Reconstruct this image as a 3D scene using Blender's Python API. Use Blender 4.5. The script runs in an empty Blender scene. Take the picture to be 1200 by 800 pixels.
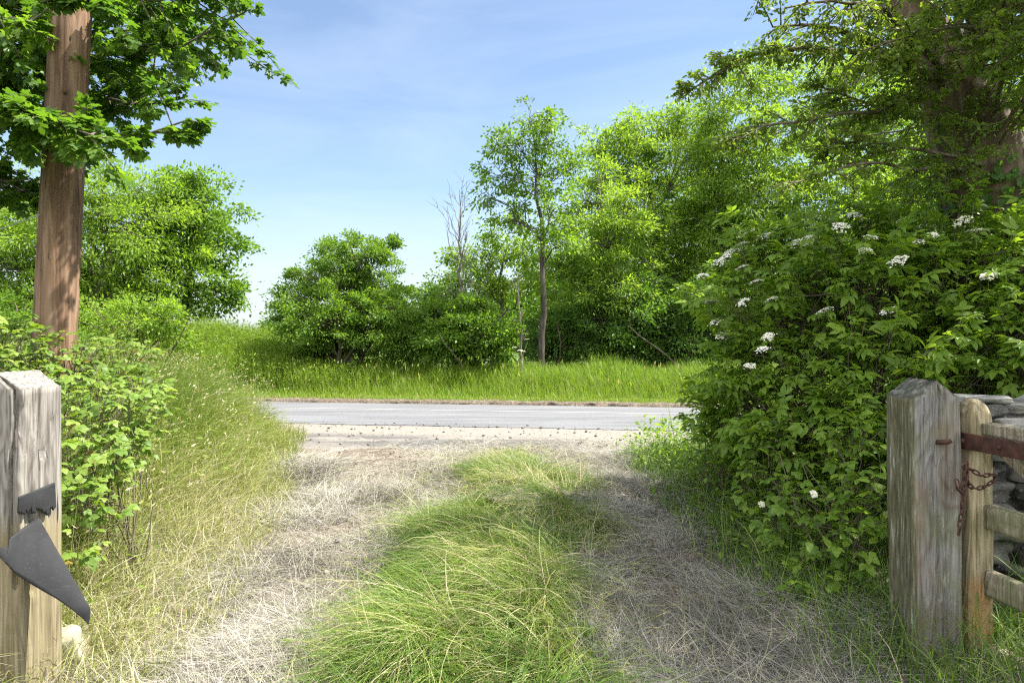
import bpy, bmesh, math
import numpy as np
from mathutils import Vector, Matrix

scene = bpy.context.scene
COL = scene.collection
RAD = math.radians
EYE = 1.6
F = 800.0


def at(px, py, Y):
    """world point that lies Y metres ahead in the direction of photo pixel (px, py)"""
    return np.array([(px - 600) / F * Y, Y, EYE - (py - 400) / F * Y])


def rng_of(seed):
    return np.random.default_rng(seed)


# ------------------------------------------------------------------ noise
def _hash(ix, iy, s):
    n = (ix.astype(np.int64) * 374761393 + iy.astype(np.int64) * 668265263 + s * 974634777) & 0x7FFFFFFF
    n = ((n ^ (n >> 13)) * 1274126177) & 0x7FFFFFFF
    n = n ^ (n >> 16)
    return (n & 0xFFFF) / 65535.0


def vnoise(x, y, s=0):
    x = np.asarray(x, float); y = np.asarray(y, float)
    ix = np.floor(x); iy = np.floor(y)
    fx = x - ix; fy = y - iy
    fx = fx * fx * (3 - 2 * fx); fy = fy * fy * (3 - 2 * fy)
    a = _hash(ix, iy, s); b = _hash(ix + 1, iy, s)
    c = _hash(ix, iy + 1, s); d = _hash(ix + 1, iy + 1, s)
    return (a * (1 - fx) + b * fx) * (1 - fy) + (c * (1 - fx) + d * fx) * fy


def fnoise(x, y, s=0, o=3):
    t = 0; a = 0.5; f = 1.0
    for k in range(o):
        t = t + a * vnoise(np.asarray(x) * f, np.asarray(y) * f, s + k * 7)
        a *= 0.5; f *= 2.03
    return t / (1 - 0.5 ** o)


def sstep(a, b, x):
    t = np.clip((np.asarray(x, float) - a) / (b - a), 0, 1)
    return t * t * (3 - 2 * t)


# ------------------------------------------------------------------ terrain
SL = 0.15           # the road runs a little askew to the gateway


def roadv(x, y):
    return np.asarray(y, float) + SL * np.asarray(x, float)


def edge_left(y):
    y = np.asarray(y, float)
    return -1.72 - 0.17 * np.clip(y - 3.2, 0, 5) - 0.24 * np.clip(y - 6.8, 0, 6)


def H(x, y):
    x = np.asarray(x, float); y = np.asarray(y, float)
    v = roadv(x, y)
    near = 1 - sstep(8.6, 11.0, v)
    e = edge_left(y)
    bank = sstep(0, 1.5, e - x) * 0.62 + sstep(1.2, 3.5, e - x) * 0.25
    bank = bank * (1 - sstep(9.5, 12.6, v))
    right = sstep(1.5, 2.6, x) * 0.16 * near
    med = np.exp(-((x + 0.05) / 0.55) ** 4) * 0.09 * near
    trk = -0.03 * near
    bump = (fnoise(x * 1.3, y * 1.3, 5) - 0.5) * 0.10 * near
    rd = -0.03 * sstep(9.2, 10.6, v) * (1 - sstep(17.25, 17.4, v))
    far = sstep(17.25, 17.5, v) * 0.10 + sstep(17.6, 21.0, v) * 0.28
    hill = sstep(-5.0, -10.0, x) * sstep(17.5, 22.0, v) * 0.95
    big = sstep(30, 200, np.hypot(x, y)) * 1.2 * (fnoise(x * 0.012, y * 0.012, 9) - 0.35)
    behind = 0.0
    return bank + right + med + trk + bump + rd + far + hill + big + behind


# ------------------------------------------------------------------ mesh building
def link(o, parent=None):
    COL.objects.link(o)
    if parent is not None:
        o.parent = parent
    return o


def mesh_from(name, verts, quads=None, tris=None, rnd=None, smooth=False):
    verts = np.asarray(verts, np.float32).reshape(-1, 3)
    me = bpy.data.meshes.new(name)
    me.vertices.add(len(verts))
    me.vertices.foreach_set('co', verts.ravel())
    q = np.zeros((0, 4), np.int32) if quads is None else np.asarray(quads, np.int32).reshape(-1, 4)
    t = np.zeros((0, 3), np.int32) if tris is None else np.asarray(tris, np.int32).reshape(-1, 3)
    loops = np.concatenate([q.ravel(), t.ravel()])
    me.loops.add(len(loops))
    me.loops.foreach_set('vertex_index', loops)
    starts = np.concatenate([np.arange(len(q)) * 4, len(q) * 4 + np.arange(len(t)) * 3]).astype(np.int32)
    me.polygons.add(len(starts))
    me.polygons.foreach_set('loop_start', starts)
    if smooth:
        me.polygons.foreach_set('use_smooth', np.ones(len(starts), bool))
    me.update(calc_edges=True)
    if rnd is not None:
        a = me.attributes.new('rnd', 'FLOAT', 'POINT')
        a.data.foreach_set('value', np.asarray(rnd, np.float32).ravel())
    return me


class MB:
    """collects pieces and links them as ONE mesh object"""

    def __init__(self):
        self.v = []; self.q = []; self.t = []; self.r = []; self.n = 0

    def add(self, v, q=None, t=None, r=0.5):
        v = np.asarray(v, np.float32).reshape(-1, 3)
        if q is not None and len(q):
            self.q.append(np.asarray(q, np.int64).reshape(-1, 4) + self.n)
        if t is not None and len(t):
            self.t.append(np.asarray(t, np.int64).reshape(-1, 3) + self.n)
        self.v.append(v)
        r = np.asarray(r, np.float32)
        self.r.append(np.full(len(v), r, np.float32) if r.ndim == 0 else r.ravel())
        self.n += len(v)
        return self

    def scatter(self, tpl, pos, R, scale, r):
        tv, tq, tt = tpl
        N = len(pos); m = len(tv)
        if N == 0:
            return self
        s = np.asarray(scale, float)
        s = s[:, None, None] if s.ndim == 1 else s
        v = np.einsum('nij,mj->nmi', R, tv) * s + np.asarray(pos)[:, None, :]
        off = (np.arange(N) * m)[:, None, None]
        q = (tq[None] + off).reshape(-1, 4) if len(tq) else None
        t = (tt[None] + off).reshape(-1, 3) if len(tt) else None
        return self.add(v.reshape(-1, 3), q, t, np.repeat(np.asarray(r), m))

    def tubes(self, P, Rr, sides=5, r=0.5):
        """P (N,K,3) centre lines, Rr (N,K) radii"""
        P = np.asarray(P, float); Rr = np.asarray(Rr, float)
        if P.ndim == 2:
            P = P[None]; Rr = Rr[None]
        N, K, _ = P.shape
        T = np.gradient(P, axis=1)
        T /= np.linalg.norm(T, axis=2, keepdims=True) + 1e-9
        ref = np.where(np.abs(T[:, :1, 2:3]) > 0.85, np.array([[[1.0, 0, 0]]]), np.array([[[0, 0, 1.0]]]))
        ref = np.broadcast_to(ref, T.shape)
        A = np.cross(T, ref); A /= np.linalg.norm(A, axis=2, keepdims=True) + 1e-9
        B = np.cross(T, A)
        ang = np.arange(sides) / sides * 2 * math.pi
        ring = (A[:, :, None, :] * np.cos(ang)[None, None, :, None] + B[:, :, None, :] * np.sin(ang)[None, None, :, None])
        V = P[:, :, None, :] + ring * Rr[:, :, None, None]
        k = np.arange(K - 1)[:, None] * sides; j = np.arange(sides)[None, :]; j2 = (j + 1) % sides
        q = np.stack([k + j, k + j2, k + sides + j2, k + sides + j], -1).reshape(-1, 4)
        q = (q[None] + (np.arange(N) * K * sides)[:, None, None]).reshape(-1, 4)
        return self.add(V.reshape(-1, 3), q, None, r)

    def box(self, c, s, R=None, r=0.5):
        c = np.asarray(c, float); s = np.asarray(s, float) / 2
        v = np.array([[x, y, z] for x in (-1, 1) for y in (-1, 1) for z in (-1, 1)]) * s
        if R is not None:
            v = v @ np.asarray(R).T
        q = [[0, 1, 3, 2], [4, 6, 7, 5], [0, 4, 5, 1], [2, 3, 7, 6], [0, 2, 6, 4], [1, 5, 7, 3]]
        return self.add(v + c, q, None, r)

    def build(self, name, mat, parent=None, smooth=False):
        v = np.concatenate(self.v)
        q = np.concatenate(self.q) if self.q else None
        t = np.concatenate(self.t) if self.t else None
        me = mesh_from(name, v, q, t, np.concatenate(self.r), smooth)
        me.materials.append(mat)
        o = bpy.data.objects.new(name, me)
        return link(o, parent)


def tag(o, label=None, cat=None, group=None, kind=None):
    if label: o['label'] = label
    if cat: o['category'] = cat
    if group: o['group'] = group
    if kind: o['kind'] = kind
    return o


def thing(name, label, cat, loc=(0, 0, 0), group=None):
    o = bpy.data.objects.new(name, None)
    o.empty_display_size = 0.2
    COL.objects.link(o)
    o['loc'] = [float(c) for c in loc]
    return tag(o, label, cat, group)


def settle(root):
    """put the thing's origin at its base, its parts keep their places"""
    loc = Vector(root['loc']); del root['loc']
    root.location = loc
    for ch in root.children:
        ch.location = ch.location - loc


def frames(d, n):
    """rotation matrices with x along d and z near n"""
    d = d / (np.linalg.norm(d, axis=1, keepdims=True) + 1e-9)
    y = np.cross(n, d); y /= np.linalg.norm(y, axis=1, keepdims=True) + 1e-9
    z = np.cross(d, y)
    return np.stack([d, y, z], axis=2)


def unit(rng, n):
    v = rng.normal(size=(n, 3))
    return v / np.linalg.norm(v, axis=1, keepdims=True)


# ------------------------------------------------------------------ leaf templates
E4 = np.zeros((0, 4), int); E3 = np.zeros((0, 3), int)
DIAMOND = (np.array([[0, 0, 0], [0.45, 0.27, 0.05], [1, 0, -0.06], [0.45, -0.27, 0.05]]), np.array([[0, 1, 2, 3]]), E3)
SLIM = (np.array([[0, 0, 0], [0.45, 0.17, 0.04], [1, 0, -0.08], [0.45, -0.17, 0.04]]), np.array([[0, 1, 2, 3]]), E3)


def leaf_tpl(w=0.25, fold=0.10, droop=0.15, serr=0.0, n=5):
    t = np.linspace(0, 1, n + 1)
    hw = w * np.sin(math.pi * np.clip(t, 0.0, 1) ** 0.75) ** 0.85
    hw[0] = 0.012; hw[-1] = 0.004
    z = -droop * t ** 2
    v = []
    for i in range(n + 1):
        k = 1 + (serr if i % 2 else -serr)
        v += [[t[i], hw[i] * k, z[i] + fold * hw[i] / w * 0.6], [t[i], 0, z[i]], [t[i], -hw[i] * k, z[i] + fold * hw[i] / w * 0.6]]
    q = []
    for i in range(n):
        a = i * 3
        q += [[a, a + 1, a + 4, a + 3], [a + 1, a + 2, a + 5, a + 4]]
    return np.array(v), np.array(q), E3


def compose(parts):
    """parts: (template, position, direction, normal, scale) -> one template"""
    V = []; Q = []; T = []; n = 0
    for tpl, p, d, nn, s in parts:
        R = frames(np.array([d], float), np.array([nn], float))[0]
        V.append(tpl[0] @ R.T * s + np.array(p))
        if len(tpl[1]): Q.append(tpl[1] + n)
        if len(tpl[2]): T.append(tpl[2] + n)
        n += len(tpl[0])
    return np.concatenate(V), (np.concatenate(Q) if Q else E4), (np.concatenate(T) if T else E3)


def strip_tpl(w):
    return np.array([[0, w, 0], [0, -w, 0], [1, -w, 0], [1, w, 0]]), np.array([[0, 1, 2, 3]]), E3


LEAF = leaf_tpl()
LEAFLET = leaf_tpl(0.24, 0.12, 0.22)
ELDER_LEAF = compose([
    (strip_tpl(0.012), (0, 0, 0), (1, 0, 0), (0, 0, 1), 0.62),
    (LEAFLET, (0.62, 0, 0), (1, 0, -0.10), (0, 0, 1), 0.56),
    (LEAFLET, (0.58, 0, 0), (0.55, 0.9, -0.15), (0, 0, 1), 0.46),
    (LEAFLET, (0.58, 0, 0), (0.55, -0.9, -0.15), (0, 0, 1), 0.46),
    (LEAFLET, (0.32, 0, 0), (0.45, 1.0, -0.15), (0, 0, 1), 0.40),
    (LEAFLET, (0.32, 0, 0), (0.45, -1.0, -0.15), (0, 0, 1), 0.40)])
BRLEAF = leaf_tpl(0.36, 0.10, 0.20, 0.10, 6)
BRAMBLE_LEAF = compose([
    (strip_tpl(0.012), (0, 0, 0), (1, 0, 0), (0, 0, 1), 0.45),
    (BRLEAF, (0.45, 0, 0), (1, 0, -0.2), (0, 0, 1), 0.62),
    (BRLEAF, (0.42, 0, 0), (0.35, 0.95, -0.1), (0, 0, 1), 0.52),
    (BRLEAF, (0.42, 0, 0), (0.35, -0.95, -0.1), (0, 0, 1), 0.52)])


def maple_tpl():
    half = [(0.0, 0.02), (-0.12, 0.22), (-0.02, 0.46), (0.12, 0.40), (0.20, 0.30), (0.34, 0.58), (0.52, 0.56), (0.60, 0.50), (0.55, 0.34), (0.56, 0.17), (0.72, 0.23), (0.86, 0.15), (1.05, 0.0)]
    up = [(x, y) for x, y in half]
    dn = [(x, -y) for x, y in half[-2::-1]]
    out = up + dn
    v = [[0.28, 0, 0.03]] + [[x, y, -0.10 * (x - 0.3) ** 2 - 0.22 * y * y + (0.02 if i % 2 else -0.02)] for i, (x, y) in enumerate(out)]
    n = len(out)
    t = [[0, i + 1, (i + 1) % n + 1] for i in range(n)]
    v += [[-0.45, 0.012, 0.05], [-0.45, -0.012, 0.05], [0.02, -0.012, 0.0], [0.02, 0.012, 0.0]]
    return np.array(v), np.array([[n + 1, n + 2, n + 3, n + 4]]), np.array(t)


MAPLE = maple_tpl()


# ------------------------------------------------------------------ materials
def new_mat(name):
    m = bpy.data.materials.new(name); m.use_nodes = True
    nt = m.node_tree
    for n in list(nt.nodes):
        nt.nodes.remove(n)
    return m, nt


def N(nt, t, **kw):
    n = nt.nodes.new(t)
    for k, v in kw.items():
        if k.startswith('i_'):
            n.inputs[k[2:].replace('_', ' ')].default_value = v
        else:
            setattr(n, k, v)
    return n


def ramp(nt, fac, stops):
    r = nt.nodes.new('ShaderNodeValToRGB')
    e = r.color_ramp.elements
    while len(e) > 1:
        e.remove(e[-1])
    e[0].position = stops[0][0]; e[0].color = (*stops[0][1], 1)
    for p, c in stops[1:]:
        k = e.new(p); k.color = (*c, 1)
    nt.links.new(fac, r.inputs['Fac'])
    return r.outputs['Color']


def noise(nt, scale=5, detail=4, rough=0.55, vec=None, dist=0.0, stretch=None, which='Object'):
    tc = nt.nodes.new('ShaderNodeTexCoord')
    src = vec or tc.outputs[which]
    if stretch:
        mp = nt.nodes.new('ShaderNodeMapping'); mp.inputs['Scale'].default_value = stretch
        nt.links.new(src, mp.inputs['Vector']); src = mp.outputs['Vector']
    n = nt.nodes.new('ShaderNodeTexNoise')
    n.inputs['Scale'].default_value = scale; n.inputs['Detail'].default_value = detail
    n.inputs['Roughness'].default_value = rough; n.inputs['Distortion'].default_value = dist
    nt.links.new(src, n.inputs['Vector'])
    return n.outputs['Fac']


def mix(nt, fac, a, b, mode='MIX'):
    m = nt.nodes.new('ShaderNodeMix'); m.data_type = 'RGBA'; m.blend_type = mode
    for s, v in ((m.inputs[0], fac), (m.inputs[6], a), (m.inputs[7], b)):
        if isinstance(v, (int, float)):
            s.default_value = v
        elif isinstance(v, tuple):
            s.default_value = (*v, 1)
        else:
            nt.links.new(v, s)
    return m.outputs[2]


def mapr(nt, val, a, b, c=0.0, d=1.0):
    m = nt.nodes.new('ShaderNodeMapRange')
    m.inputs['From Min'].default_value = a; m.inputs['From Max'].default_value = b
    m.inputs['To Min'].default_value = c; m.inputs['To Max'].default_value = d
    nt.links.new(val, m.inputs['Value'])
    return m.outputs['Result']


def math_n(nt, op, a, b):
    m = nt.nodes.new('ShaderNodeMath'); m.operation = op
    for s, v in ((m.inputs[0], a), (m.inputs[1], b)):
        if isinstance(v, (int, float)):
            s.default_value = v
        else:
            nt.links.new(v, s)
    return m.outputs[0]


def surf(nt, color, rough=0.8, spec=0.3, bump=None, bstr=0.3, bdist=0.01, metallic=0.0):
    p = nt.nodes.new('ShaderNodeBsdfPrincipled')
    p.inputs['Roughness'].default_value = rough if isinstance(rough, (int, float)) else 0.5
    if not isinstance(rough, (int, float)):
        nt.links.new(rough, p.inputs['Roughness'])
    p.inputs['Specular IOR Level'].default_value = spec
    p.inputs['Metallic'].default_value = metallic
    if isinstance(color, tuple):
        p.inputs['Base Color'].default_value = (*color, 1)
    else:
        nt.links.new(color, p.inputs['Base Color'])
    if bump is not None:
        b = nt.nodes.new('ShaderNodeBump'); b.inputs['Strength'].default_value = bstr; b.inputs['Distance'].default_value = bdist
        nt.links.new(bump, b.inputs['Height']); nt.links.new(b.outputs['Normal'], p.inputs['Normal'])
    out = nt.nodes.new('ShaderNodeOutputMaterial')
    nt.links.new(p.outputs[0], out.inputs['Surface'])
    return p, out


def foliage(name, stops, trans=0.40, tmul=(1.9, 1.85, 0.75), rough=0.5, spec=0.25, big=None):
    """leaf: a little gloss on top, sunlight passing through"""
    m, nt = new_mat(name)
    a = N(nt, 'ShaderNodeAttribute', attribute_name='rnd')
    c = ramp(nt, a.outputs['Fac'], stops)
    if big:
        nz = noise(nt, big[0], 2, 0.5)
        c = mix(nt, mapr(nt, nz, 0.35, 0.65), c, mix(nt, 1.0, c, big[1], 'MULTIPLY'))
    p = N(nt, 'ShaderNodeBsdfPrincipled')
    p.inputs['Roughness'].default_value = rough; p.inputs['Specular IOR Level'].default_value = spec
    nt.links.new(c, p.inputs['Base Color'])
    tr = N(nt, 'ShaderNodeBsdfTranslucent')
    nt.links.new(mix(nt, 1.0, c, tmul, 'MULTIPLY'), tr.inputs['Color'])
    mx = N(nt, 'ShaderNodeMixShader'); mx.inputs[0].default_value = trans
    nt.links.new(p.outputs[0], mx.inputs[1]); nt.links.new(tr.outputs[0], mx.inputs[2])
    out = N(nt, 'ShaderNodeOutputMaterial'); nt.links.new(mx.outputs[0], out.inputs['Surface'])
    return m


LIME = [(0.0, (0.100, 0.172, 0.024)), (0.45, (0.148, 0.240, 0.032)), (1.0, (0.210, 0.310, 0.042))]
MID = [(0.0, (0.066, 0.130, 0.017)), (0.5, (0.100, 0.185, 0.022)), (1.0, (0.155, 0.250, 0.030))]
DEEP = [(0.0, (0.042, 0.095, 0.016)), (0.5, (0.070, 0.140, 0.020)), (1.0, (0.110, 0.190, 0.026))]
M_LIME = foliage('ash_leaves', LIME, 0.50)
M_MID = foliage('tree_leaves', MID, 0.46)
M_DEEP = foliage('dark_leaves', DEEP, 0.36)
M_SYC = foliage('sycamore_leaves', [(0.0, (0.035, 0.085, 0.013)), (0.6, (0.070, 0.140, 0.018)), (1.0, (0.125, 0.205, 0.024))], 0.50, rough=0.42, spec=0.35)
M_HAW = foliage('small_leaves', [(0.0, (0.075, 0.125, 0.020)), (0.6, (0.120, 0.180, 0.028)), (1.0, (0.18, 0.235, 0.036))], 0.46)
M_ELD = foliage('elder_leaves', [(0.0, (0.090, 0.160, 0.022)), (0.5, (0.140, 0.230, 0.030)), (1.0, (0.205, 0.300, 0.042))], 0.48, rough=0.45, spec=0.3)
M_BRA = foliage('bramble_leaves', [(0.0, (0.085, 0.150, 0.024)), (0.6, (0.145, 0.225, 0.036)), (0.97, (0.21, 0.28, 0.06)), (1.0, (0.20, 0.14, 0.03))], 0.38, rough=0.5)
M_GRN = foliage('green_grass', [(0.0, (0.048, 0.098, 0.016)), (0.45, (0.098, 0.170, 0.024)), (0.72, (0.17, 0.230, 0.038)), (0.90, (0.29, 0.285, 0.10)), (1.0, (0.42, 0.37, 0.23))], 0.35, (1.3, 1.4, 0.8), 0.5, 0.25)
M_VER = foliage('verge_grass', [(0.0, (0.085, 0.150, 0.018)), (0.6, (0.165, 0.245, 0.026)), (0.90, (0.23, 0.285, 0.040)), (1.0, (0.30, 0.27, 0.12))], 0.40, (1.35, 1.45, 0.7), 0.5, 0.2)
M_HAY = foliage('dry_hay', [(0.0, (0.11, 0.098, 0.076)), (0.25, (0.235, 0.216, 0.178)), (0.65, (0.355, 0.332, 0.285)), (0.93, (0.45, 0.425, 0.37)), (1.0, (0.26, 0.30, 0.13))], 0.15, (1.0, 1.0, 0.9), 0.55, 0.3)
M_BANK = foliage('bank_grass', [(0.0, (0.090, 0.150, 0.022)), (0.38, (0.170, 0.235, 0.036)), (0.62, (0.275, 0.290, 0.085)), (0.82, (0.42, 0.385, 0.22)), (1.0, (0.50, 0.455, 0.34))], 0.32, (1.2, 1.25, 0.8), 0.5, 0.25)


def bark(name, a, b, c, sc=6, st=(1, 1, 0.25)):
    m, nt = new_mat(name)
    f = noise(nt, sc, 6, 0.65, stretch=st, dist=0.4)
    f2 = noise(nt, 1.7, 3, 0.5)
    col = ramp(nt, f, [(0.30, a), (0.52, b), (0.72, c)])
    col = mix(nt, mapr(nt, f2, 0.45, 0.7), col, mix(nt, 1.0, col, (0.55, 0.65, 0.45), 'MULTIPLY'))
    surf(nt, col, 0.9, 0.2, f, 0.9, 0.03)
    return m


M_BARK = bark('grey_bark', (0.05, 0.042, 0.034), (0.13, 0.112, 0.09), (0.24, 0.215, 0.18))
M_BARKR = bark('brown_bark', (0.05, 0.035, 0.026), (0.135, 0.095, 0.068), (0.26, 0.215, 0.17), 9, (1, 1, 0.3))
M_TWIG = bark('twig_bark', (0.06, 0.048, 0.036), (0.12, 0.098, 0.07), (0.20, 0.18, 0.12), 14)
M_BARKD = bark('dark_bark', (0.025, 0.020, 0.016), (0.065, 0.054, 0.043), (0.13, 0.112, 0.092))
M_DEAD = bark('dead_wood', (0.10, 0.08, 0.07), (0.19, 0.155, 0.13), (0.28, 0.24, 0.21), 10)


# ------------------------------------------------------------------ grass blades
def blades(mb, P, head, L, W, up0, bend, rnd, K=4, curl=None, ground=0.004, roll=None, rng=None):
    n = len(P)
    pos = np.asarray(P, float).copy(); h = np.asarray(head, float).copy()
    L = np.broadcast_to(np.asarray(L, float), n); W = np.broadcast_to(np.asarray(W, float), n)
    up0 = np.broadcast_to(np.asarray(up0, float), n); bend = np.broadcast_to(np.asarray(bend, float), n)
    curl = np.zeros(n) if curl is None else curl
    roll = np.zeros(n) if roll is None else roll
    V = np.zeros((n, K + 1, 2, 3), np.float32)
    lift = (rng.random(n) if rng is not None else 0.5) * 0.03
    for k in range(K + 1):
        t = k / K
        e = np.maximum(up0 - bend * t ** 1.2, -1.1)
        hw = W * 0.5 * (1 - t ** 1.8) + 0.0002
        s = np.stack([-np.sin(h) * np.cos(roll), np.cos(h) * np.cos(roll), np.sin(roll)], 1)
        V[:, k, 0] = pos + s * hw[:, None]; V[:, k, 1] = pos - s * hw[:, None]
        step = L / K
        pos = pos + np.stack([np.cos(e) * np.cos(h), np.cos(e) * np.sin(h), np.sin(e)], 1) * step[:, None]
        if ground is not None:
            pos[:, 2] = np.maximum(pos[:, 2], H(pos[:, 0], pos[:, 1]) + ground + lift)
        h = h + curl / K
    i = np.arange(K) * 2
    q = np.stack([i, i + 1, i + 3, i + 2], 1)
    q = (q[None] + (np.arange(n) * (K + 1) * 2)[:, None, None]).reshape(-1, 4)
    mb.add(V.reshape(-1, 3), q, None, np.repeat(np.asarray(rnd), (K + 1) * 2))


def on_ground(x, y, dz=0.0):
    return np.stack([x, y, H(x, y) + dz], 1)


# ------------------------------------------------------------------ trees
def lobe_points(rng, lobes, dens, cr):
    """clump centres spread through the lobes, most of them near the outside"""
    C = []; O = []; I = []
    for i, (c, r) in enumerate(lobes):
        r = np.asarray(r, float)
        vol = 4 / 3 * math.pi * np.prod(r)
        area = vol ** (2 / 3)
        n = max(6, int(dens * area / (cr * cr)))
        d = unit(rng, n)
        rad = rng.random(n) ** 0.40
        rad *= 0.85 + 0.30 * rng.random(n)
        rad = np.where(rng.random(n) < 0.16, rng.uniform(1.0, 1.38, n), rad)
        C.append(c + d * r * rad[:, None]); O.append(d); I.append(np.full(n, i))
    return np.concatenate(C), np.concatenate(O), np.concatenate(I)


def leaf_clumps(mb, rng, C, O, I, tpl, size, per, cr, flat=0.55, droop=0.25, upb=0.9, spread=0.45):
    n = len(C)
    crn = cr * (0.6 + 0.8 * rng.random(n))
    cv = rng.random(n)
    idx = np.repeat(np.arange(n), per)
    m = len(idx)
    d = rng.normal(size=(m, 3)) * 0.50
    crn = crn * (0.55 + 0.9 * rng.random(n))
    off = d * np.array([1, 1, flat * 0.85]) * crn[idx][:, None]
    off[:, 2] -= droop * (off[:, 0] ** 2 + off[:, 1] ** 2) / cr
    P = C[idx] + off
    ax = d + O[idx] * 0.6 + unit(rng, m) * 0.6
    ax[:, 2] -= 0.35
    nn = unit(rng, m) * spread * 1.6 + np.array([0, 0, upb])
    R = frames(ax, nn)
    s = size * 0.85 * (0.40 + 1.0 * rng.random(m))
    lv = rng.random(I.max() + 1)
    r = np.clip(0.30 * lv[I[idx]] + 0.32 * cv[idx] + 0.38 * rng.random(m), 0, 1)
    mb.scatter(tpl, P, R, s, r)


def curve_path(a, b, k, rng, sag=0.0, wob=0.08):
    t = np.linspace(0, 1, k)[:, None]
    L = np.linalg.norm(b - a)
    p = a + (b - a) * t
    p[:, 2:3] += sag * L * np.sin(math.pi * t)
    w = rng.normal(size=(k, 3)) * wob * L * np.sin(math.pi * t)
    return p + w


def tree(name, label, cat, base, top, lobes, r0, mat, bmat=None, tpl=DIAMOND, size=0.13, per=34, cr=0.42, dens=0.55, seed=1,
         group=None, twig=0.010, dm=2.5, pm=2.6, sprig=0, crown='crown', stem='trunk', nstem=1, flat=0.55, upb=0.5, spread=0.75, lean=0.0, low=0.30):
    rng = rng_of(seed)
    base = np.asarray(base, float); top = np.asarray(top, float)
    root = thing(name, label, cat, base, group)
    wood = MB()
    K = 12
    t = np.linspace(0, 1, K)
    mains = []
    for s in range(nstem):
        b = base + (np.array([rng.normal() * 0.25, rng.normal() * 0.25, 0]) if s else 0)
        e = top + (rng.normal(size=3) * np.array([0.9, 0.9, 0.4]) if s else 0)
        p = b + (e - b) * t[:, None]
        p[1:-1, :2] += np.cumsum(rng.normal(size=(K - 2, 2)), 0) * 0.018 * (e[2] - b[2]) * np.sin(math.pi * t[1:-1])[:, None]
        p[0, 2] -= 0.2
        rad = r0 * (1 - t) ** 0.8 * (1 if s == 0 else 0.6) + 0.012
        rad[0] *= 1.35
        wood.tubes(p, rad, 8)
        mains.append(p)
    lobes = list(lobes); nmain = len(lobes)
    for c, r in list(lobes):                 # sprays that break the outline
        for _ in range(sprig):
            d = unit(rng, 1)[0]; d[2] = abs(d[2]) * 0.9 - 0.1
            lobes.append((c + d * r * rng.uniform(0.95, 1.25), r * rng.uniform(0.14, 0.30)))
    C, O, I = lobe_points(rng, lobes, dens * dm, cr)
    per = int(per * pm * 1.12)
    for i, (c, r) in enumerate(lobes):
        p = mains[i % nstem]
        hd = np.hypot(c[0] - p[:, 0], c[1] - p[:, 1])
        tz = np.clip(c[2] - 0.8 * hd.min() - 0.3 * r[2], base[2] + low * (top[2] - base[2]) * 0.6, top[2] - 0.3)
        k = int(np.argmin(np.abs(p[:, 2] - tz)))
        a = p[k]
        rr = max(0.016, r0 * (1 - t[k]) ** 0.8 * 0.55) * (1 if i < nmain else 0.4)
        lp = curve_path(a, c, 8, rng, 0.05, 0.05)
        wood.tubes(lp, np.linspace(rr, 0.010, 8), 6)
        sel = np.where(I == i)[0]
        if len(sel) and twig:
            tt = rng.integers(3, 8, len(sel))
            A = lp[tt]; B = C[sel]
            mid = (A + B) / 2 + rng.normal(size=A.shape) * 0.10
            mid[:, 2] += 0.05
            wood.tubes(np.stack([A, mid, B], 1), np.tile([twig * 1.4, twig, twig * 0.4], (len(sel), 1)), 4)
    wood.build(stem, bmat or M_BARK, root, smooth=True)
    lv = MB()
    leaf_clumps(lv, rng, C, O, I, tpl, size, per, cr, flat, upb=upb, spread=spread)
    lv.build(crown, mat, root)
    settle(root)
    return root


def lobes_px(spec, Y, jit=0.5, seed=0, sq=0.9):
    rng = rng_of(seed)
    out = []
    for px, py, rp, *dy in spec:
        y = Y + (dy[0] if dy else (rng.random() - 0.5) * 2 * jit)
        r = rp / F * y
        out.append((at(px, py, y), np.array([r, r, r * sq])))
    return out


def gz(px, Y):
    x = (px - 600) / F * Y
    return np.array([x, Y, float(H(x, Y))])


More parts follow.
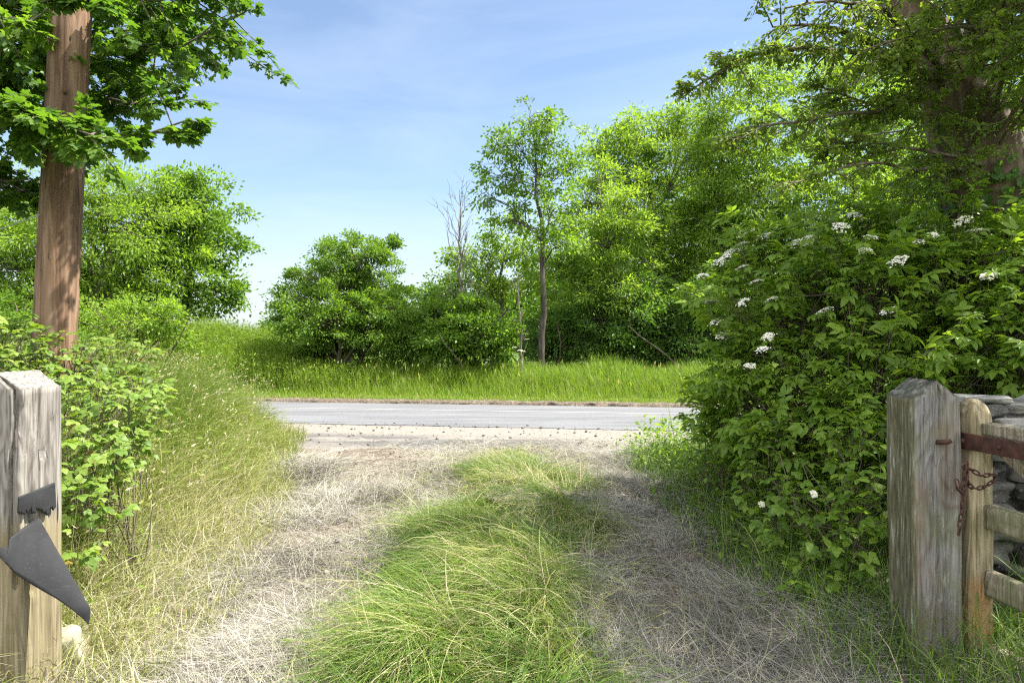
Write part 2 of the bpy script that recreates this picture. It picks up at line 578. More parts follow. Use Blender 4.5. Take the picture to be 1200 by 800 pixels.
# ================================================================== SETTING
def build_ground():
    def axis(lo, hi, fine_lo, fine_hi, step, coarse):
        a = list(np.arange(fine_lo, fine_hi + 1e-6, step))
        v = fine_lo; s = step
        left = []
        while v > lo:
            s *= coarse; v -= s; left.append(v)
        v = fine_hi; s = step; right = []
        while v < hi:
            s *= coarse; v += s; right.append(v)
        return np.array(left[::-1] + a + right)
    xs = axis(-900, 900, -9, 7, 0.09, 1.16)
    ys = axis(-200, 1500, 1.5, 24, 0.09, 1.16)
    X, Y = np.meshgrid(xs, ys)
    Z = H(X, Y)
    v = np.stack([X, Y, Z], -1).reshape(-1, 3)
    ny, nx = X.shape
    i = (np.arange(ny - 1)[:, None] * nx + np.arange(nx - 1)[None, :])
    q = np.stack([i, i + 1, i + nx + 1, i + nx], -1).reshape(-1, 4)
    m, nt = new_mat('earth_and_field')
    f = noise(nt, 6, 6, 0.6)
    f2 = noise(nt, 0.7, 4, 0.55)
    f3 = noise(nt, 60, 3, 0.6)
    dirt = ramp(nt, f, [(0.3, (0.07, 0.054, 0.040)), (0.55, (0.15, 0.122, 0.095)), (0.75, (0.25, 0.215, 0.175))])
    straw = ramp(nt, f3, [(0.3, (0.10, 0.085, 0.06)), (0.7, (0.27, 0.245, 0.19))])
    near = mix(nt, mapr(nt, f2, 0.4, 0.6), dirt, straw)
    green = ramp(nt, f, [(0.3, (0.035, 0.065, 0.014)), (0.7, (0.085, 0.13, 0.03))])
    tc = N(nt, 'ShaderNodeTexCoord'); sp = N(nt, 'ShaderNodeSeparateXYZ')
    nt.links.new(tc.outputs['Object'], sp.inputs[0])
    v_ = math_n(nt, 'ADD', sp.outputs['Y'], math_n(nt, 'MULTIPLY', sp.outputs['X'], SL))
    far = mapr(nt, v_, 17.2, 17.5)
    lft = mapr(nt, sp.outputs['X'], -3.3, -4.3)
    rgt = mapr(nt, sp.outputs['X'], 1.9, 2.6)
    g = math_n(nt, 'MAXIMUM', far, math_n(nt, 'MAXIMUM', lft, rgt))
    col = mix(nt, g, near, green)
    surf(nt, col, 0.95, 0.1, f3, 0.6, 0.02)
    me = mesh_from('ground', v, q, smooth=True); me.materials.append(m)
    tag(link(bpy.data.objects.new('ground', me)), kind='structure')


def sheet(name, v0, v1, x0, x1, z, mat, nv=6, nx=160, jag0=0.0, jag1=0.0, sink=0.0, seed=3):
    xs = np.linspace(x0, x1, nx)
    a = v0 + jag0 * (fnoise(xs * 1.7, xs * 0 + 3.3, seed) - 0.5) * 2
    b = v1 + jag1 * (fnoise(xs * 1.7, xs * 0 + 9.1, seed + 4) - 0.5) * 2
    t = np.linspace(0, 1, nv)[:, None]
    V = a[None] + (b - a)[None] * t
    X = np.broadcast_to(xs[None], V.shape)
    Yy = V - SL * X
    Z = np.full_like(Yy, z)
    Z[0] -= sink
    v = np.stack([X, Yy, Z], -1).reshape(-1, 3)
    i = (np.arange(nv - 1)[:, None] * nx + np.arange(nx - 1)[None, :])
    q = np.stack([i, i + 1, i + nx + 1, i + nx], -1).reshape(-1, 4)
    me = mesh_from(name, v, q); me.materials.append(mat)
    return tag(link(bpy.data.objects.new(name, me)), kind='structure')


def build_road():
    m, nt = new_mat('asphalt')
    f = noise(nt, 140, 3, 0.7); g = noise(nt, 1.2, 5, 0.6, stretch=(0.25, 2.0, 1)); h = noise(nt, 26, 3, 0.6)
    c = ramp(nt, f, [(0.25, (0.065, 0.066, 0.070)), (0.5, (0.132, 0.136, 0.143)), (0.75, (0.235, 0.237, 0.243))])
    c = mix(nt, mapr(nt, g, 0.4, 0.65), c, mix(nt, 1.0, c, (0.68, 0.68, 0.70), 'MULTIPLY'))
    c = mix(nt, mapr(nt, h, 0.62, 0.75, 0, 0.5), c, (0.24, 0.22, 0.19))
    surf(nt, c, 0.85, 0.3, f, 0.5, 0.006)
    sheet('road', 12.75, 17.30, -60, 50, -0.004, m, 8, 700, 0.12, 0.04)
    # the gravelly lay-by between the gateway and the carriageway
    m2, nt = new_mat('worn_shoulder')
    f = noise(nt, 38, 6, 0.75); g = noise(nt, 1.3, 5, 0.62, stretch=(0.45, 1.6, 1)); h = noise(nt, 5, 5, 0.65, stretch=(0.6, 1.8, 1))
    dust = ramp(nt, f, [(0.28, (0.085, 0.075, 0.063)), (0.5, (0.185, 0.168, 0.146)), (0.72, (0.31, 0.288, 0.255))])
    tar = ramp(nt, f, [(0.25, (0.05, 0.049, 0.047)), (0.55, (0.105, 0.101, 0.097)), (0.78, (0.20, 0.19, 0.18))])
    tc = N(nt, 'ShaderNodeTexCoord'); sp = N(nt, 'ShaderNodeSeparateXYZ'); nt.links.new(tc.outputs['Object'], sp.inputs[0])
    v_ = math_n(nt, 'ADD', sp.outputs['Y'], math_n(nt, 'MULTIPLY', sp.outputs['X'], SL))
    band = math_n(nt, 'MULTIPLY', mapr(nt, v_, 9.9, 10.5), mapr(nt, v_, 11.7, 11.2))
    band = math_n(nt, 'MULTIPLY', band, mapr(nt, sp.outputs['X'], 1.2, 0.2))
    k = math_n(nt, 'MULTIPLY', band, mapr(nt, g, 0.36, 0.50))
    c = mix(nt, k, dust, tar)
    c = mix(nt, mapr(nt, h, 0.60, 0.74, 0, 0.55), c, (0.13, 0.11, 0.085))
    surf(nt, c, 0.95, 0.15, f, 0.6, 0.008)
    sheet('road_shoulder', 9.9, 12.80, -12, 7, -0.012, m2, 12, 900, 0.75, 0.12, 0.05)
    m3, nt = new_mat('worn_white_paint')
    f = noise(nt, 45, 5, 0.7)
    c = mix(nt, mapr(nt, f, 0.40, 0.62), (0.40, 0.40, 0.39), (0.17, 0.17, 0.17))
    surf(nt, c, 0.6, 0.3)
    sheet('road_marking', 15.65, 15.73, -60, 50, 0.0005, m3, 2, 400, 0.01, 0.01)
    # dusty raised edge of the far verge
    m4, nt = new_mat('verge_edge_soil')
    f = noise(nt, 18, 5, 0.65)
    c = ramp(nt, f, [(0.3, (0.05, 0.04, 0.028)), (0.55, (0.13, 0.105, 0.08)), (0.75, (0.24, 0.205, 0.165))])
    surf(nt, c, 0.95, 0.1, f, 0.9, 0.03)
    xs = np.linspace(-25, 20, 900)
    prof = [(17.20, 0.0), (17.23, 0.03), (17.26, 0.06), (17.36, 0.09), (17.62, 0.09)]
    V = []
    for j, (v, z) in enumerate(prof):
        jit = (fnoise(xs * 4.0, xs * 0 + j * 3.1, 31) - 0.5)
        V.append(np.stack([xs, v + jit * 0.10 - SL * xs, z + (0.07 if j else 0.0) * jit - (0.0 if j else 0.02)], 1))
    V = np.concatenate(V); nx = len(xs)
    i = (np.arange(len(prof) - 1)[:, None] * nx + np.arange(nx - 1)[None, :])
    q = np.stack([i, i + 1, i + nx + 1, i + nx], -1).reshape(-1, 4)
    me = mesh_from('kerb', V, q); me.materials.append(m4)
    tag(link(bpy.data.objects.new('kerb', me)), kind='structure')


def build_gravel():
    rng = rng_of(44)
    mb = MB()
    n = 1300
    x = rng.uniform(-5.5, 4.5, n); v = rng.uniform(9.0, 13.1, n)
    v = np.where(rng.random(n) < 0.16, rng.normal(12.72, 0.16, n), v)
    trk = rng.random(n) < 0.22
    x = np.where(trk, np.where(rng.random(n) < 0.6, rng.normal(-1.25, 0.35, n), rng.normal(1.05, 0.3, n)), x)
    v = np.where(trk, rng.uniform(2.8, 9.5, n), v)
    y = v - SL * x
    s = 0.008 + 0.026 * rng.random(n) ** 5
    for k in range(6):
        sel = np.arange(n) % 6 == k
        bm = bmesh.new(); bmesh.ops.create_icosphere(bm, subdivisions=1, radius=1)
        tv = np.array([q.co[:] for q in bm.verts]); tv *= (1 + rng.normal(size=(len(tv), 1)) * 0.2) * np.array([1, 0.8, 0.55])
        tt = np.array([[q.index for q in f.verts] for f in bm.faces]); bm.free()
        m = sel.sum()
        a = rng.random(m) * 6.28
        d = np.stack([np.cos(a), np.sin(a), np.zeros(m)], 1)
        mb.scatter((tv, E4, tt), np.stack([x[sel], y[sel], H(x[sel], y[sel]) * (v[sel] < 9.6) + s[sel] * 0.3 + np.where(v[sel] < 9.6, 0.03, -0.004)], 1), frames(d, np.tile([0, 0, 1.0], (m, 1))), s[sel], rng.random(m))
    m, nt = new_mat('loose_gravel')
    a = N(nt, 'ShaderNodeAttribute', attribute_name='rnd')
    surf(nt, ramp(nt, a.outputs['Fac'], [(0, (0.08, 0.073, 0.066)), (0.5, (0.15, 0.135, 0.118)), (1, (0.24, 0.22, 0.195))]), 0.9, 0.2)
    tag(mb.build('gravel', m), 'loose gravel and crumbled tarmac along the near road edge', 'gravel', kind='stuff')


# ================================================================== GRASS AND HAY
def median_half(y):
    return 0.50 + 0.14 * sstep(4, 6.5, y) - 0.50 * sstep(7.0, 9.8, y)


def median_c(y):
    return -0.16 + 0.20 * sstep(3.2, 6.5, y)


def build_hay():
    rng = rng_of(7)
    mb = MB()
    n = 400000
    x = rng.uniform(-3.0, 2.3, n); y = 2.5 + 8.6 * rng.random(n) ** 1.45
    mc = np.abs(x - median_c(y)) / np.maximum(median_half(y), 0.05)
    keep = rng.random(n) < np.where(mc < 1.0, 0.10 + 0.55 * sstep(0.7, 1.0, mc), 1.0)
    pile = fnoise(x * 1.6, y * 1.6, 77)
    e = edge_left(y)
    keep &= rng.random(n) < np.where(x < e - 0.1, 0.40 * np.exp(-(e - 0.1 - x) * 2.4), 1.0)
    keep &= rng.random(n) < np.where(x > 1.5, np.exp(-(x - 1.5) * 2.2), 1.0)
    keep &= rng.random(n) < np.where(y > 8.3, np.exp(-(y - 8.3) * 1.1), 1.0)
    keep &= rng.random(n) < 0.14 + 0.86 * sstep(0.36, 0.54, pile)
    x = x[keep]; y = y[keep]; pile = pile[keep]; n = len(x)
    flow = (fnoise(x * 0.55, y * 0.55, 12) - 0.5) * 4.2 + math.pi / 2 + 0.4
    h = flow + rng.normal(size=n) * 0.65 + np.where(rng.random(n) < 0.5, math.pi, 0)
    L = 0.07 + 0.34 * rng.random(n) ** 1.7
    z = 0.005 + 0.085 * rng.random(n) * sstep(0.3, 0.7, pile)
    up0 = rng.normal(size=n) * 0.16 + 0.14 + (rng.random(n) < 0.07) * 0.5
    cl = fnoise(x * 1.6, y * 1.6, 91)
    rn = np.clip(0.95 * (cl - 0.34) + 0.55 * rng.random(n) + 0.02, 0, 0.96)
    rn = np.where((rng.random(n) < 0.06), 1.0, rn)
    blades(mb, on_ground(x, y, z), h, L, 0.0011 + 0.0019 * rng.random(n) + 0.0003 * np.maximum(y - 4, 0), up0, 0.25 + rng.normal(size=n) * 0.3, rn, 4, rng.normal(size=n) * 0.9, 0.004, rng.normal(size=n) * 0.8, rng)
    tag(mb.build('dry_hay', M_HAY), 'pale dry cut hay lying over the two wheel tracks', 'hay', kind='stuff')


def build_median():
    rng = rng_of(17)
    mb = MB()
    n = 4300
    cx = rng.uniform(-1.1, 1.0, n); cy = 2.5 + 7.2 * rng.random(n) ** 1.3
    rel = np.abs(cx - median_c(cy)) / np.maximum(median_half(cy) * (0.85 + 0.35 * fnoise(cx * 0 + cy * 1.7, cy * 0, 19)), 0.05)
    keep = rng.random(n) < (1 - sstep(0.45, 1.25, rel)) * (0.06 + 0.98 * sstep(0.38, 0.54, fnoise(cx * 2.1, cy * 2.1, 33)))
    cx = cx[keep]; cy = cy[keep]; n = len(cx)
    vigor = 0.10 + 1.45 * fnoise(cx * 1.5, cy * 1.5, 23)
    vigor *= 1 - 0.45 * sstep(6.5, 9, cy)
    per = 52
    idx = np.repeat(np.arange(n), per); m = len(idx)
    x = cx[idx] + rng.normal(size=m) * 0.05; y = cy[idx] + rng.normal(size=m) * 0.05
    # tussocks are combed over: a shared sweep that turns across the strip, each tussock with a will of its own
    sweep = (fnoise(cx * 1.2, cy * 1.2, 29) - 0.5) * 9.0 + math.pi * 1.25 + rng.normal(size=n) * 0.7
    h = sweep[idx] + rng.normal(size=m) * 0.27
    L = (0.24 + 0.50 * rng.random(m) ** 1.3) * vigor[idx]
    up0 = 0.58 + rng.normal(size=m) * 0.26
    bend = 1.15 + 0.6 * rng.random(m)
    tcol = rng.random(n)
    dry = fnoise(cx * 1.5 + 9, cy * 1.5, 37) + 0.16 * sstep(5.6, 7.8, cy) + 0.10 * sstep(0.6, 1.1, rel[keep])
    rn = np.clip(0.30 * tcol[idx] + 0.40 * rng.random(m) + 0.75 * sstep(0.45, 0.75, dry[idx]) * rng.random(m) + np.where(rng.random(m) < 0.10, 0.5, 0), 0, 1)
    blades(mb, on_ground(x, y), h, L, 0.0026 + 0.0026 * rng.random(m), up0, bend, rn, 5, rng.normal(size=m) * 0.6, 0.006, rng.normal(size=m) * 0.5, rng)
    # loose dry strands thrown over the top
    n2 = 2000
    x = rng.uniform(-1.1, 0.95, n2); y = 2.6 + 6.8 * rng.random(n2) ** 1.3
    blades(mb, on_ground(x, y, 0.05 + 0.12 * rng.random(n2)), rng.random(n2) * 6.28, 0.15 + 0.30 * rng.random(n2), 0.0020 + 0.0016 * rng.random(n2), 0.25 + rng.normal(size=n2) * 0.25, 0.6 + 0.4 * rng.random(n2), 0.86 + 0.14 * rng.random(n2), 5, rng.normal(size=n2) * 0.8, 0.01, rng.normal(size=n2) * 0.5, rng)
    n3 = 700
    x = median_c(4.5) + rng.normal(size=n3) * 0.42; y = 2.7 + 6.0 * rng.random(n3) ** 1.3
    ok = fnoise(x * 1.8, y * 1.8, 47) > 0.52
    x, y = x[ok], y[ok]; n3 = len(x)
    ax = unit(rng, n3); ax[:, 2] = np.abs(ax[:, 2]) * 0.5
    mb.scatter(leaf_tpl(0.3, 0.08, 0.2), on_ground(x, y, 0.06 + 0.08 * rng.random(n3)), frames(ax, unit(rng, n3) * 0.4 + np.array([0, 0, 1.0])), 0.025 + 0.05 * rng.random(n3), 0.15 + 0.5 * rng.random(n3))
    tag(mb.build('long_grass', M_GRN), 'long green grass flopped over the middle strip of the drive', 'grass', kind='stuff')


def build_bank_grass():
    rng = rng_of(27)
    mb = MB()
    # left bank
    n = 110000
    x = -1.65 - 5.5 * rng.random(n) ** 1.25; y = 2.6 + 9.3 * rng.random(n) ** 1.15
    e = edge_left(y)
    keep = (x < e + 0.25) & (roadv(x, y) < 12.2 + 0.5 * rng.random(n))
    keep &= rng.random(n) < sstep(-0.3, 0.45, e - x) * 0.9 + 0.1
    x = x[keep]; y = y[keep]; n = len(x)
    cl = fnoise(x * 1.0, y * 1.0, 41); d = edge_left(y) - x
    L = (0.20 + 0.42 * rng.random(n)) * (0.45 + 0.75 * sstep(0, 1.2, d)) * (0.55 + 0.9 * cl)
    far = sstep(5.5, 8, y)
    L *= 1 + 0.35 * far
    h = rng.random(n) * 6.28; h = np.where(rng.random(n) < 0.6, -0.3 + rng.normal(size=n) * 0.7, h)
    rn = np.clip(rng.random(n) * 0.62 + 0.40 * (1 - sstep(0.2, 1.5, d)) + 0.34 * (cl - 0.5) - 0.18 * far - 0.10 * sstep(0.5, 1.2, d) + np.where(rng.random(n) < 0.06, 0.4, 0), 0, 1)
    blades(mb, on_ground(x, y), h, L, 0.003 + 0.003 * rng.random(n) + 0.0006 * np.maximum(y - 4, 0), 1.25 + rng.normal(size=n) * 0.25, 0.9 + 0.9 * rng.random(n), rn, 4, rng.normal(size=n) * 0.5, 0.004, rng.normal(size=n) * 0.5, rng)
    # tall flowering stems that nod over the bank
    n = 2200
    x = -2.2 - 4.5 * rng.random(n); y = 3.2 + 8.6 * rng.random(n)
    keep = (edge_left(y) - x > 0.35) & (roadv(x, y) < 11.9)
    x, y = x[keep], y[keep]; n = len(x)
    P = on_ground(x, y); h = -0.4 + rng.normal(size=n) * 1.1; L = 0.40 + 0.50 * rng.random(n); e0 = 1.35 + rng.normal(size=n) * 0.12
    tn = 0.55 + 0.45 * rng.random(n)
    blades(mb, P, h, L, 0.0028 + 0.0004 * y, e0, 0.35 + 0.3 * rng.random(n), tn, 4, None, None)
    tip = P + np.stack([np.cos(h) * 0.30, np.sin(h) * 0.30, np.full(n, 0.92)], 1) * L[:, None]
    k = np.repeat(np.arange(n), 7); m = len(k)
    q = tip[k] + unit(rng, m) * 0.035 + np.stack([np.cos(h[k]), np.sin(h[k]), np.full(m, 1.5)], 1) * (rng.random(m)[:, None] - 0.4) * 0.07
    mb.scatter(SLIM, q, frames(np.stack([np.cos(h[k]), np.sin(h[k]), np.full(m, 0.9)], 1) + unit(rng, m) * 0.7, unit(rng, m)), 0.022 + 0.022 * rng.random(m), tn[k])
    tag(mb.build('bank_grass', M_BANK), 'half dried grass on the bank left of the drive', 'grass', kind='stuff')
    # right side under the elder and round the gate post
    mb = MB()
    n = 30000
    x = 1.25 + 3.2 * rng.random(n) ** 1.3; y = 2.6 + 7.4 * rng.random(n)
    keep = (rng.random(n) < sstep(1.3, 1.95, x)) & (roadv(x, y) < 9.8) & ~((x > 2.25) & (y > 3.6) & (y < 4.4))
    x = x[keep]; y = y[keep]; n = len(x)
    L = 0.12 + 0.46 * rng.random(n) ** 1.6
    blades(mb, on_ground(x, y), rng.random(n) * 6.28, L, 0.0035 + 0.004 * rng.random(n), 1.25 + rng.normal(size=n) * 0.25, 1.0 + 0.9 * rng.random(n), np.clip(rng.random(n) * 0.75 + (rng.random(n) < 0.05) * 0.3, 0, 1), 4, rng.normal(size=n) * 0.5, 0.004, rng.normal(size=n) * 0.5, rng)
    tag(mb.build('shaded_grass', M_GRN), 'shaded green grass round the foot of the elder and the gate post', 'grass', kind='stuff')


def build_verge():
    rng = rng_of(57)
    mb = MB()
    n = 60000
    x = rng.uniform(-15, 9, n); v = 17.25 + 4.3 * rng.random(n) ** 1.25
    y = v - SL * x
    d = v - 17.25
    cl = fnoise(x * 0.8, v * 0.8, 61)
    L = (0.10 + 0.20 * rng.random(n)) * (0.40 + 1.05 * sstep(0.2, 1.2, d)) * (0.5 + 1.0 * cl) + 0.30 * sstep(0.9, 1.8, d) * rng.random(n)
    rn = np.clip(0.6 * rng.random(n) + 0.3 * cl + (rng.random(n) < 0.05) * 0.5 + 0.30 * (1 - sstep(0.0, 0.9, d)) + 0.25 * (1 - sstep(0.0, 0.2, d)) * rng.random(n), 0, 1)
    blades(mb, on_ground(x, y), rng.random(n) * 6.28, L, 0.007 + 0.006 * rng.random(n), 1.35 + rng.normal(size=n) * 0.18, 0.6 + 0.7 * rng.random(n), rn, 3, None, 0.01, rng.normal(size=n) * 0.4, rng)
    n = 26000
    x = rng.uniform(-7, 9, n); v = 18.9 + 2.6 * rng.random(n); y = v - SL * x
    cl = fnoise(x * 0.7, v * 0.7, 63)
    L = (0.30 + 0.55 * rng.random(n)) * (0.35 + 1.2 * cl)
    blades(mb, on_ground(x, y), rng.random(n) * 6.28, L, 0.012 + 0.014 * rng.random(n), 1.4 + rng.normal(size=n) * 0.2, 0.6 + 0.8 * rng.random(n), 0.7 * rng.random(n), 3, None, None, rng.normal(size=n) * 0.5)
    # taller seeding stems
    n = 380
    x = rng.uniform(-15, 8, n); v = 17.9 + 2.4 * rng.random(n); y = v - SL * x
    L = 0.40 + 0.60 * rng.random(n) ** 1.6
    P = on_ground(x, y); h = rng.random(n) * 6.28
    blades(mb, P, h, L, 0.008, 1.5 + rng.normal(size=n) * 0.1, 0.25 * rng.random(n), 0.75 + 0.25 * rng.random(n), 3, None, None)
    tips = P + np.stack([np.cos(h) * 0.06, np.sin(h) * 0.06, L * 0.95], 1)
    a = unit(rng, n) * 0.35 + np.array([0, 0, -1.0])
    mb.scatter(SLIM, tips + np.array([0, 0, 0.06]), frames(a, unit(rng, n)), 0.10 + 0.08 * rng.random(n), 0.8 + 0.2 * rng.random(n))
    tag(mb.build('verge_grass', M_VER), 'bright green grass on the far verge of the road', 'grass', kind='stuff')
    # tall weeds on the rise left of the hawthorn
    mb = MB()
    n = 46000
    x = -3.2 - 15 * rng.random(n); v = 18.4 + 6.5 * rng.random(n); y = v - SL * x
    cl = fnoise(x * 0.6, y * 0.6, 67)
    keep = (rng.random(n) < sstep(-3.0, -6.5, x))
    x, y, cl = x[keep], y[keep], cl[keep]; n = len(x)
    L = (0.45 + 0.65 * rng.random(n)) * (0.6 + 0.65 * cl) * (0.75 + 0.35 * sstep(-5, -8, x))
    P = on_ground(x, y); h = rng.random(n) * 6.28
    blades(mb, P, h, L, 0.010 + 0.010 * rng.random(n), 1.45 + rng.normal(size=n) * 0.14, 0.35 + 0.6 * rng.random(n), np.clip(0.8 * rng.random(n) + 0.1 * cl, 0, 0.93), 3, None, None, rng.normal(size=n) * 0.5)
    m = 60000
    j = rng.integers(0, n, m); tt = 0.35 + 0.65 * rng.random(m)
    Q = P[j] + np.stack([rng.normal(size=m) * 0.04, rng.normal(size=m) * 0.04, L[j] * tt * 0.95], 1)
    a = unit(rng, m); a[:, 2] = np.abs(a[:, 2]) * 0.6 + 0.1
    mb.scatter(SLIM, Q, frames(a, unit(rng, m) + np.array([0, 0, 0.7])), 0.05 + 0.08 * rng.random(m), np.clip(0.8 * rng.random(m), 0, 0.9))
    tag(mb.build('tall_grass', M_VER), 'tall rank grass and weeds on the rise beyond the road', 'grass', kind='stuff')


def build_undergrowth():
    """low leafy weeds that fill the bank and the hedge foot"""
    rng = rng_of(71)
    mb = MB()
    n = 15000
    x = -2.0 - 4.6 * rng.random(n); y = 3.0 + 8.0 * rng.random(n)
    d = edge_left(y) - x
    keep = (rng.random(n) < sstep(0.25, 1.1, d)) & (roadv(x, y) < 11.6)
    keep &= rng.random(n) < sstep(0.30, 0.55, fnoise(x * 0.9, y * 0.9, 73) + 0.12 * sstep(0.8, 2, d))
    x, y = x[keep], y[keep]; n = len(x)
    z = 0.05 + 0.50 * rng.random(n) ** 1.2 * (0.5 + 0.7 * fnoise(x, y, 75))
    ax = unit(rng, n); ax[:, 2] *= 0.4
    mb.scatter(LEAF, on_ground(x, y, z), frames(ax, unit(rng, n) * 0.5 + np.array([0, 0, 1.0])), 0.04 + 0.06 * rng.random(n), 0.9 * rng.random(n))
    tag(mb.build('weeds', M_BRA), 'low leafy weeds tangled in the grass of the left bank', 'undergrowth', kind='stuff')
    mb = MB()
    n = 9000
    x = 1.35 + 3.2 * rng.random(n); y = 4.0 + 6.2 * rng.random(n)
    keep = (rng.random(n) < sstep(1.35, 2.0, x)) & (roadv(x, y) < 10.6) & ~((x > 2.2) & (y < 4.4))
    x, y = x[keep], y[keep]; n = len(x)
    z = 0.04 + 0.50 * rng.random(n) ** 1.3 * (0.35 + 0.65 * sstep(1.2, 2.0, x))
    ax = unit(rng, n); ax[:, 2] *= 0.5
    mb.scatter(LEAF, on_ground(x, y, z), frames(ax, unit(rng, n) * 0.5 + np.array([0, 0, 1.0])), 0.04 + 0.06 * rng.random(n), 0.9 * rng.random(n))
    tag(mb.build('undergrowth', M_ELD), 'dark leafy undergrowth at the foot of the elder', 'undergrowth', kind='stuff')


def build_litter():
    rng = rng_of(91); mb = MB()
    n = 520
    x = np.where(rng.random(n) < 0.75, rng.uniform(0.5, 2.2, n), rng.uniform(-2.0, 0.5, n)); y = 2.7 + 6.0 * rng.random(n) ** 1.4
    ax = unit(rng, n); ax[:, 2] *= 0.25
    mb.scatter(LEAF, on_ground(x, y, 0.05 + 0.03 * rng.random(n)), frames(ax, unit(rng, n) * 0.35 + np.array([0, 0, 1.0])), 0.025 + 0.045 * rng.random(n), rng.random(n))
    m = foliage('dead_leaves', [(0.0, (0.09, 0.06, 0.035)), (0.4, (0.17, 0.125, 0.08)), (0.75, (0.26, 0.22, 0.16)), (0.86, (0.14, 0.17, 0.05)), (1.0, (0.20, 0.23, 0.12))], 0.15)
    tag(mb.build('leaf_litter', m), 'fallen leaves scattered over the hay of the drive', 'leaves', kind='stuff')


build_ground(); build_road(); build_gravel(); build_litter()
build_hay(); build_median(); build_bank_grass(); build_verge(); build_undergrowth()

# ================================================================== FAR TREES
G_L = 'trees beyond the bend on the left'
tree('ash_tree', 'broad lime green ash behind the pole, its trunk in shade', 'tree', gz(112, 24), at(125, 190, 24),
     lobes_px([(150, 262, 60), (95, 300, 62), (55, 270, 55), (175, 318, 62), (20, 330, 60), (120, 225, 45), (165, 222, 42), (70, 350, 45), (130, 350, 50), (-40, 290, 70), (-70, 350, 60), (30, 240, 45), (-90, 250, 60)], 24, 1.6, 1),
     0.26, M_LIME, tpl=SLIM, size=0.19, per=44, cr=0.50, dens=0.60, seed=101, group=G_L)
tree('ash_tree', 'darker rounded tree at the end of the left clump, beside open sky', 'tree', gz(205, 27), at(232, 200, 27),
     lobes_px([(232, 215, 28), (225, 262, 42), (258, 290, 36), (215, 320, 48), (255, 338, 36), (280, 350, 18), (190, 285, 45), (195, 235, 35), (240, 240, 34)], 27, 1.2, 2),
     0.22, M_MID, size=0.18, per=40, cr=0.48, dens=0.62, seed=102, group=G_L)
tree('shrub', 'lime green shrub under the left ash beside the tall grass', 'shrub', gz(165, 20), at(165, 372, 20),
     lobes_px([(160, 378, 32), (190, 372, 26), (125, 380, 30), (205, 388, 20)], 20, 0.5, 3), 0.06, M_LIME, M_TWIG, size=0.11, per=36, cr=0.30, dens=0.7, seed=103, stem='stem', crown='foliage', nstem=3)
tree('shrub', 'mid green shrub at the left photo edge behind the pole', 'shrub', gz(30, 18), at(30, 378, 18),
     lobes_px([(25, 385, 40), (70, 385, 30), (-25, 375, 50)], 18, 0.5, 4), 0.06, M_MID, M_TWIG, size=0.11, per=36, cr=0.30, dens=0.7, seed=104, stem='stem', crown='foliage', nstem=3)
tree('hawthorn_bush', 'round dark hawthorn standing alone left of the dead tree, against the sky', 'bush', gz(408, 21.5), at(408, 335, 21.5),
     lobes_px([(390, 325, 36), (432, 338, 42), (352, 350, 28), (415, 298, 20), (382, 372, 45), (440, 380, 45), (332, 362, 14), (465, 360, 24), (378, 298, 16), (400, 405, 40), (360, 395, 28), (470, 400, 28), (450, 300, 8), (462, 285, 6), (415, 280, 8), (388, 285, 7), (345, 318, 9), (440, 288, 8)], 21.5, 0.9, 5),
     0.12, M_MID, M_TWIG, size=0.095, per=62, cr=0.27, dens=0.70, seed=105, nstem=4, twig=0.012, stem='stem', crown='foliage', spread=0.6)
tree('elder_shrub', 'pale leaved round shrub between the hawthorn and the tall thin tree', 'shrub', gz(550, 20.5), at(550, 378, 20.5),
     lobes_px([(545, 380, 32), (520, 395, 30), (573, 390, 28), (552, 360, 18), (510, 365, 20), (590, 405, 20), (535, 415, 26)], 20.5, 0.5, 6),
     0.05, M_MID, M_TWIG, size=0.13, per=38, cr=0.26, dens=0.75, seed=106, nstem=4, stem='stem', crown='foliage')
tree('shrub', 'dark shrub filling the gap between hawthorn and pale shrub', 'shrub', gz(495, 22.5), at(495, 385, 22.5),
     lobes_px([(495, 385, 34), (480, 405, 30), (512, 350, 22), (525, 340, 16)], 22.5, 0.5, 7),
     0.06, M_DEEP, M_TWIG, size=0.12, per=36, cr=0.30, dens=0.75, seed=107, nstem=3, stem='stem', crown='foliage')
tree('young_ash', 'light green young tree behind the dead tree', 'tree', gz(575, 27), at(575, 265, 27),
     lobes_px([(560, 300, 28), (590, 300, 30), (575, 270, 16), (540, 325, 24), (600, 330, 28), (565, 335, 30), (530, 300, 12), (615, 290, 24), (640, 320, 30), (525, 335, 18), (610, 265, 14), (500, 345, 14)], 27, 0.7, 8),
     0.10, M_LIME, size=0.15, per=28, cr=0.40, dens=0.55, seed=108)
# tall thin tree
tree('tall_ash', 'tall thin airy tree rising above the others, straight dark trunk', 'tree', gz(634, 21), at(624, 150, 21),
     lobes_px([(618, 140, 24), (600, 165, 28), (648, 165, 26), (590, 205, 30), (632, 205, 34), (668, 195, 22), (570, 225, 16), (600, 245, 30), (650, 245, 30), (628, 275, 24), (582, 170, 14), (645, 140, 12), (660, 285, 18)], 21, 0.7, 9),
     0.10, M_MID, M_BARKD, size=0.13, per=30, cr=0.30, dens=0.50, seed=109, low=0.8, dm=2.0, pm=2.0)

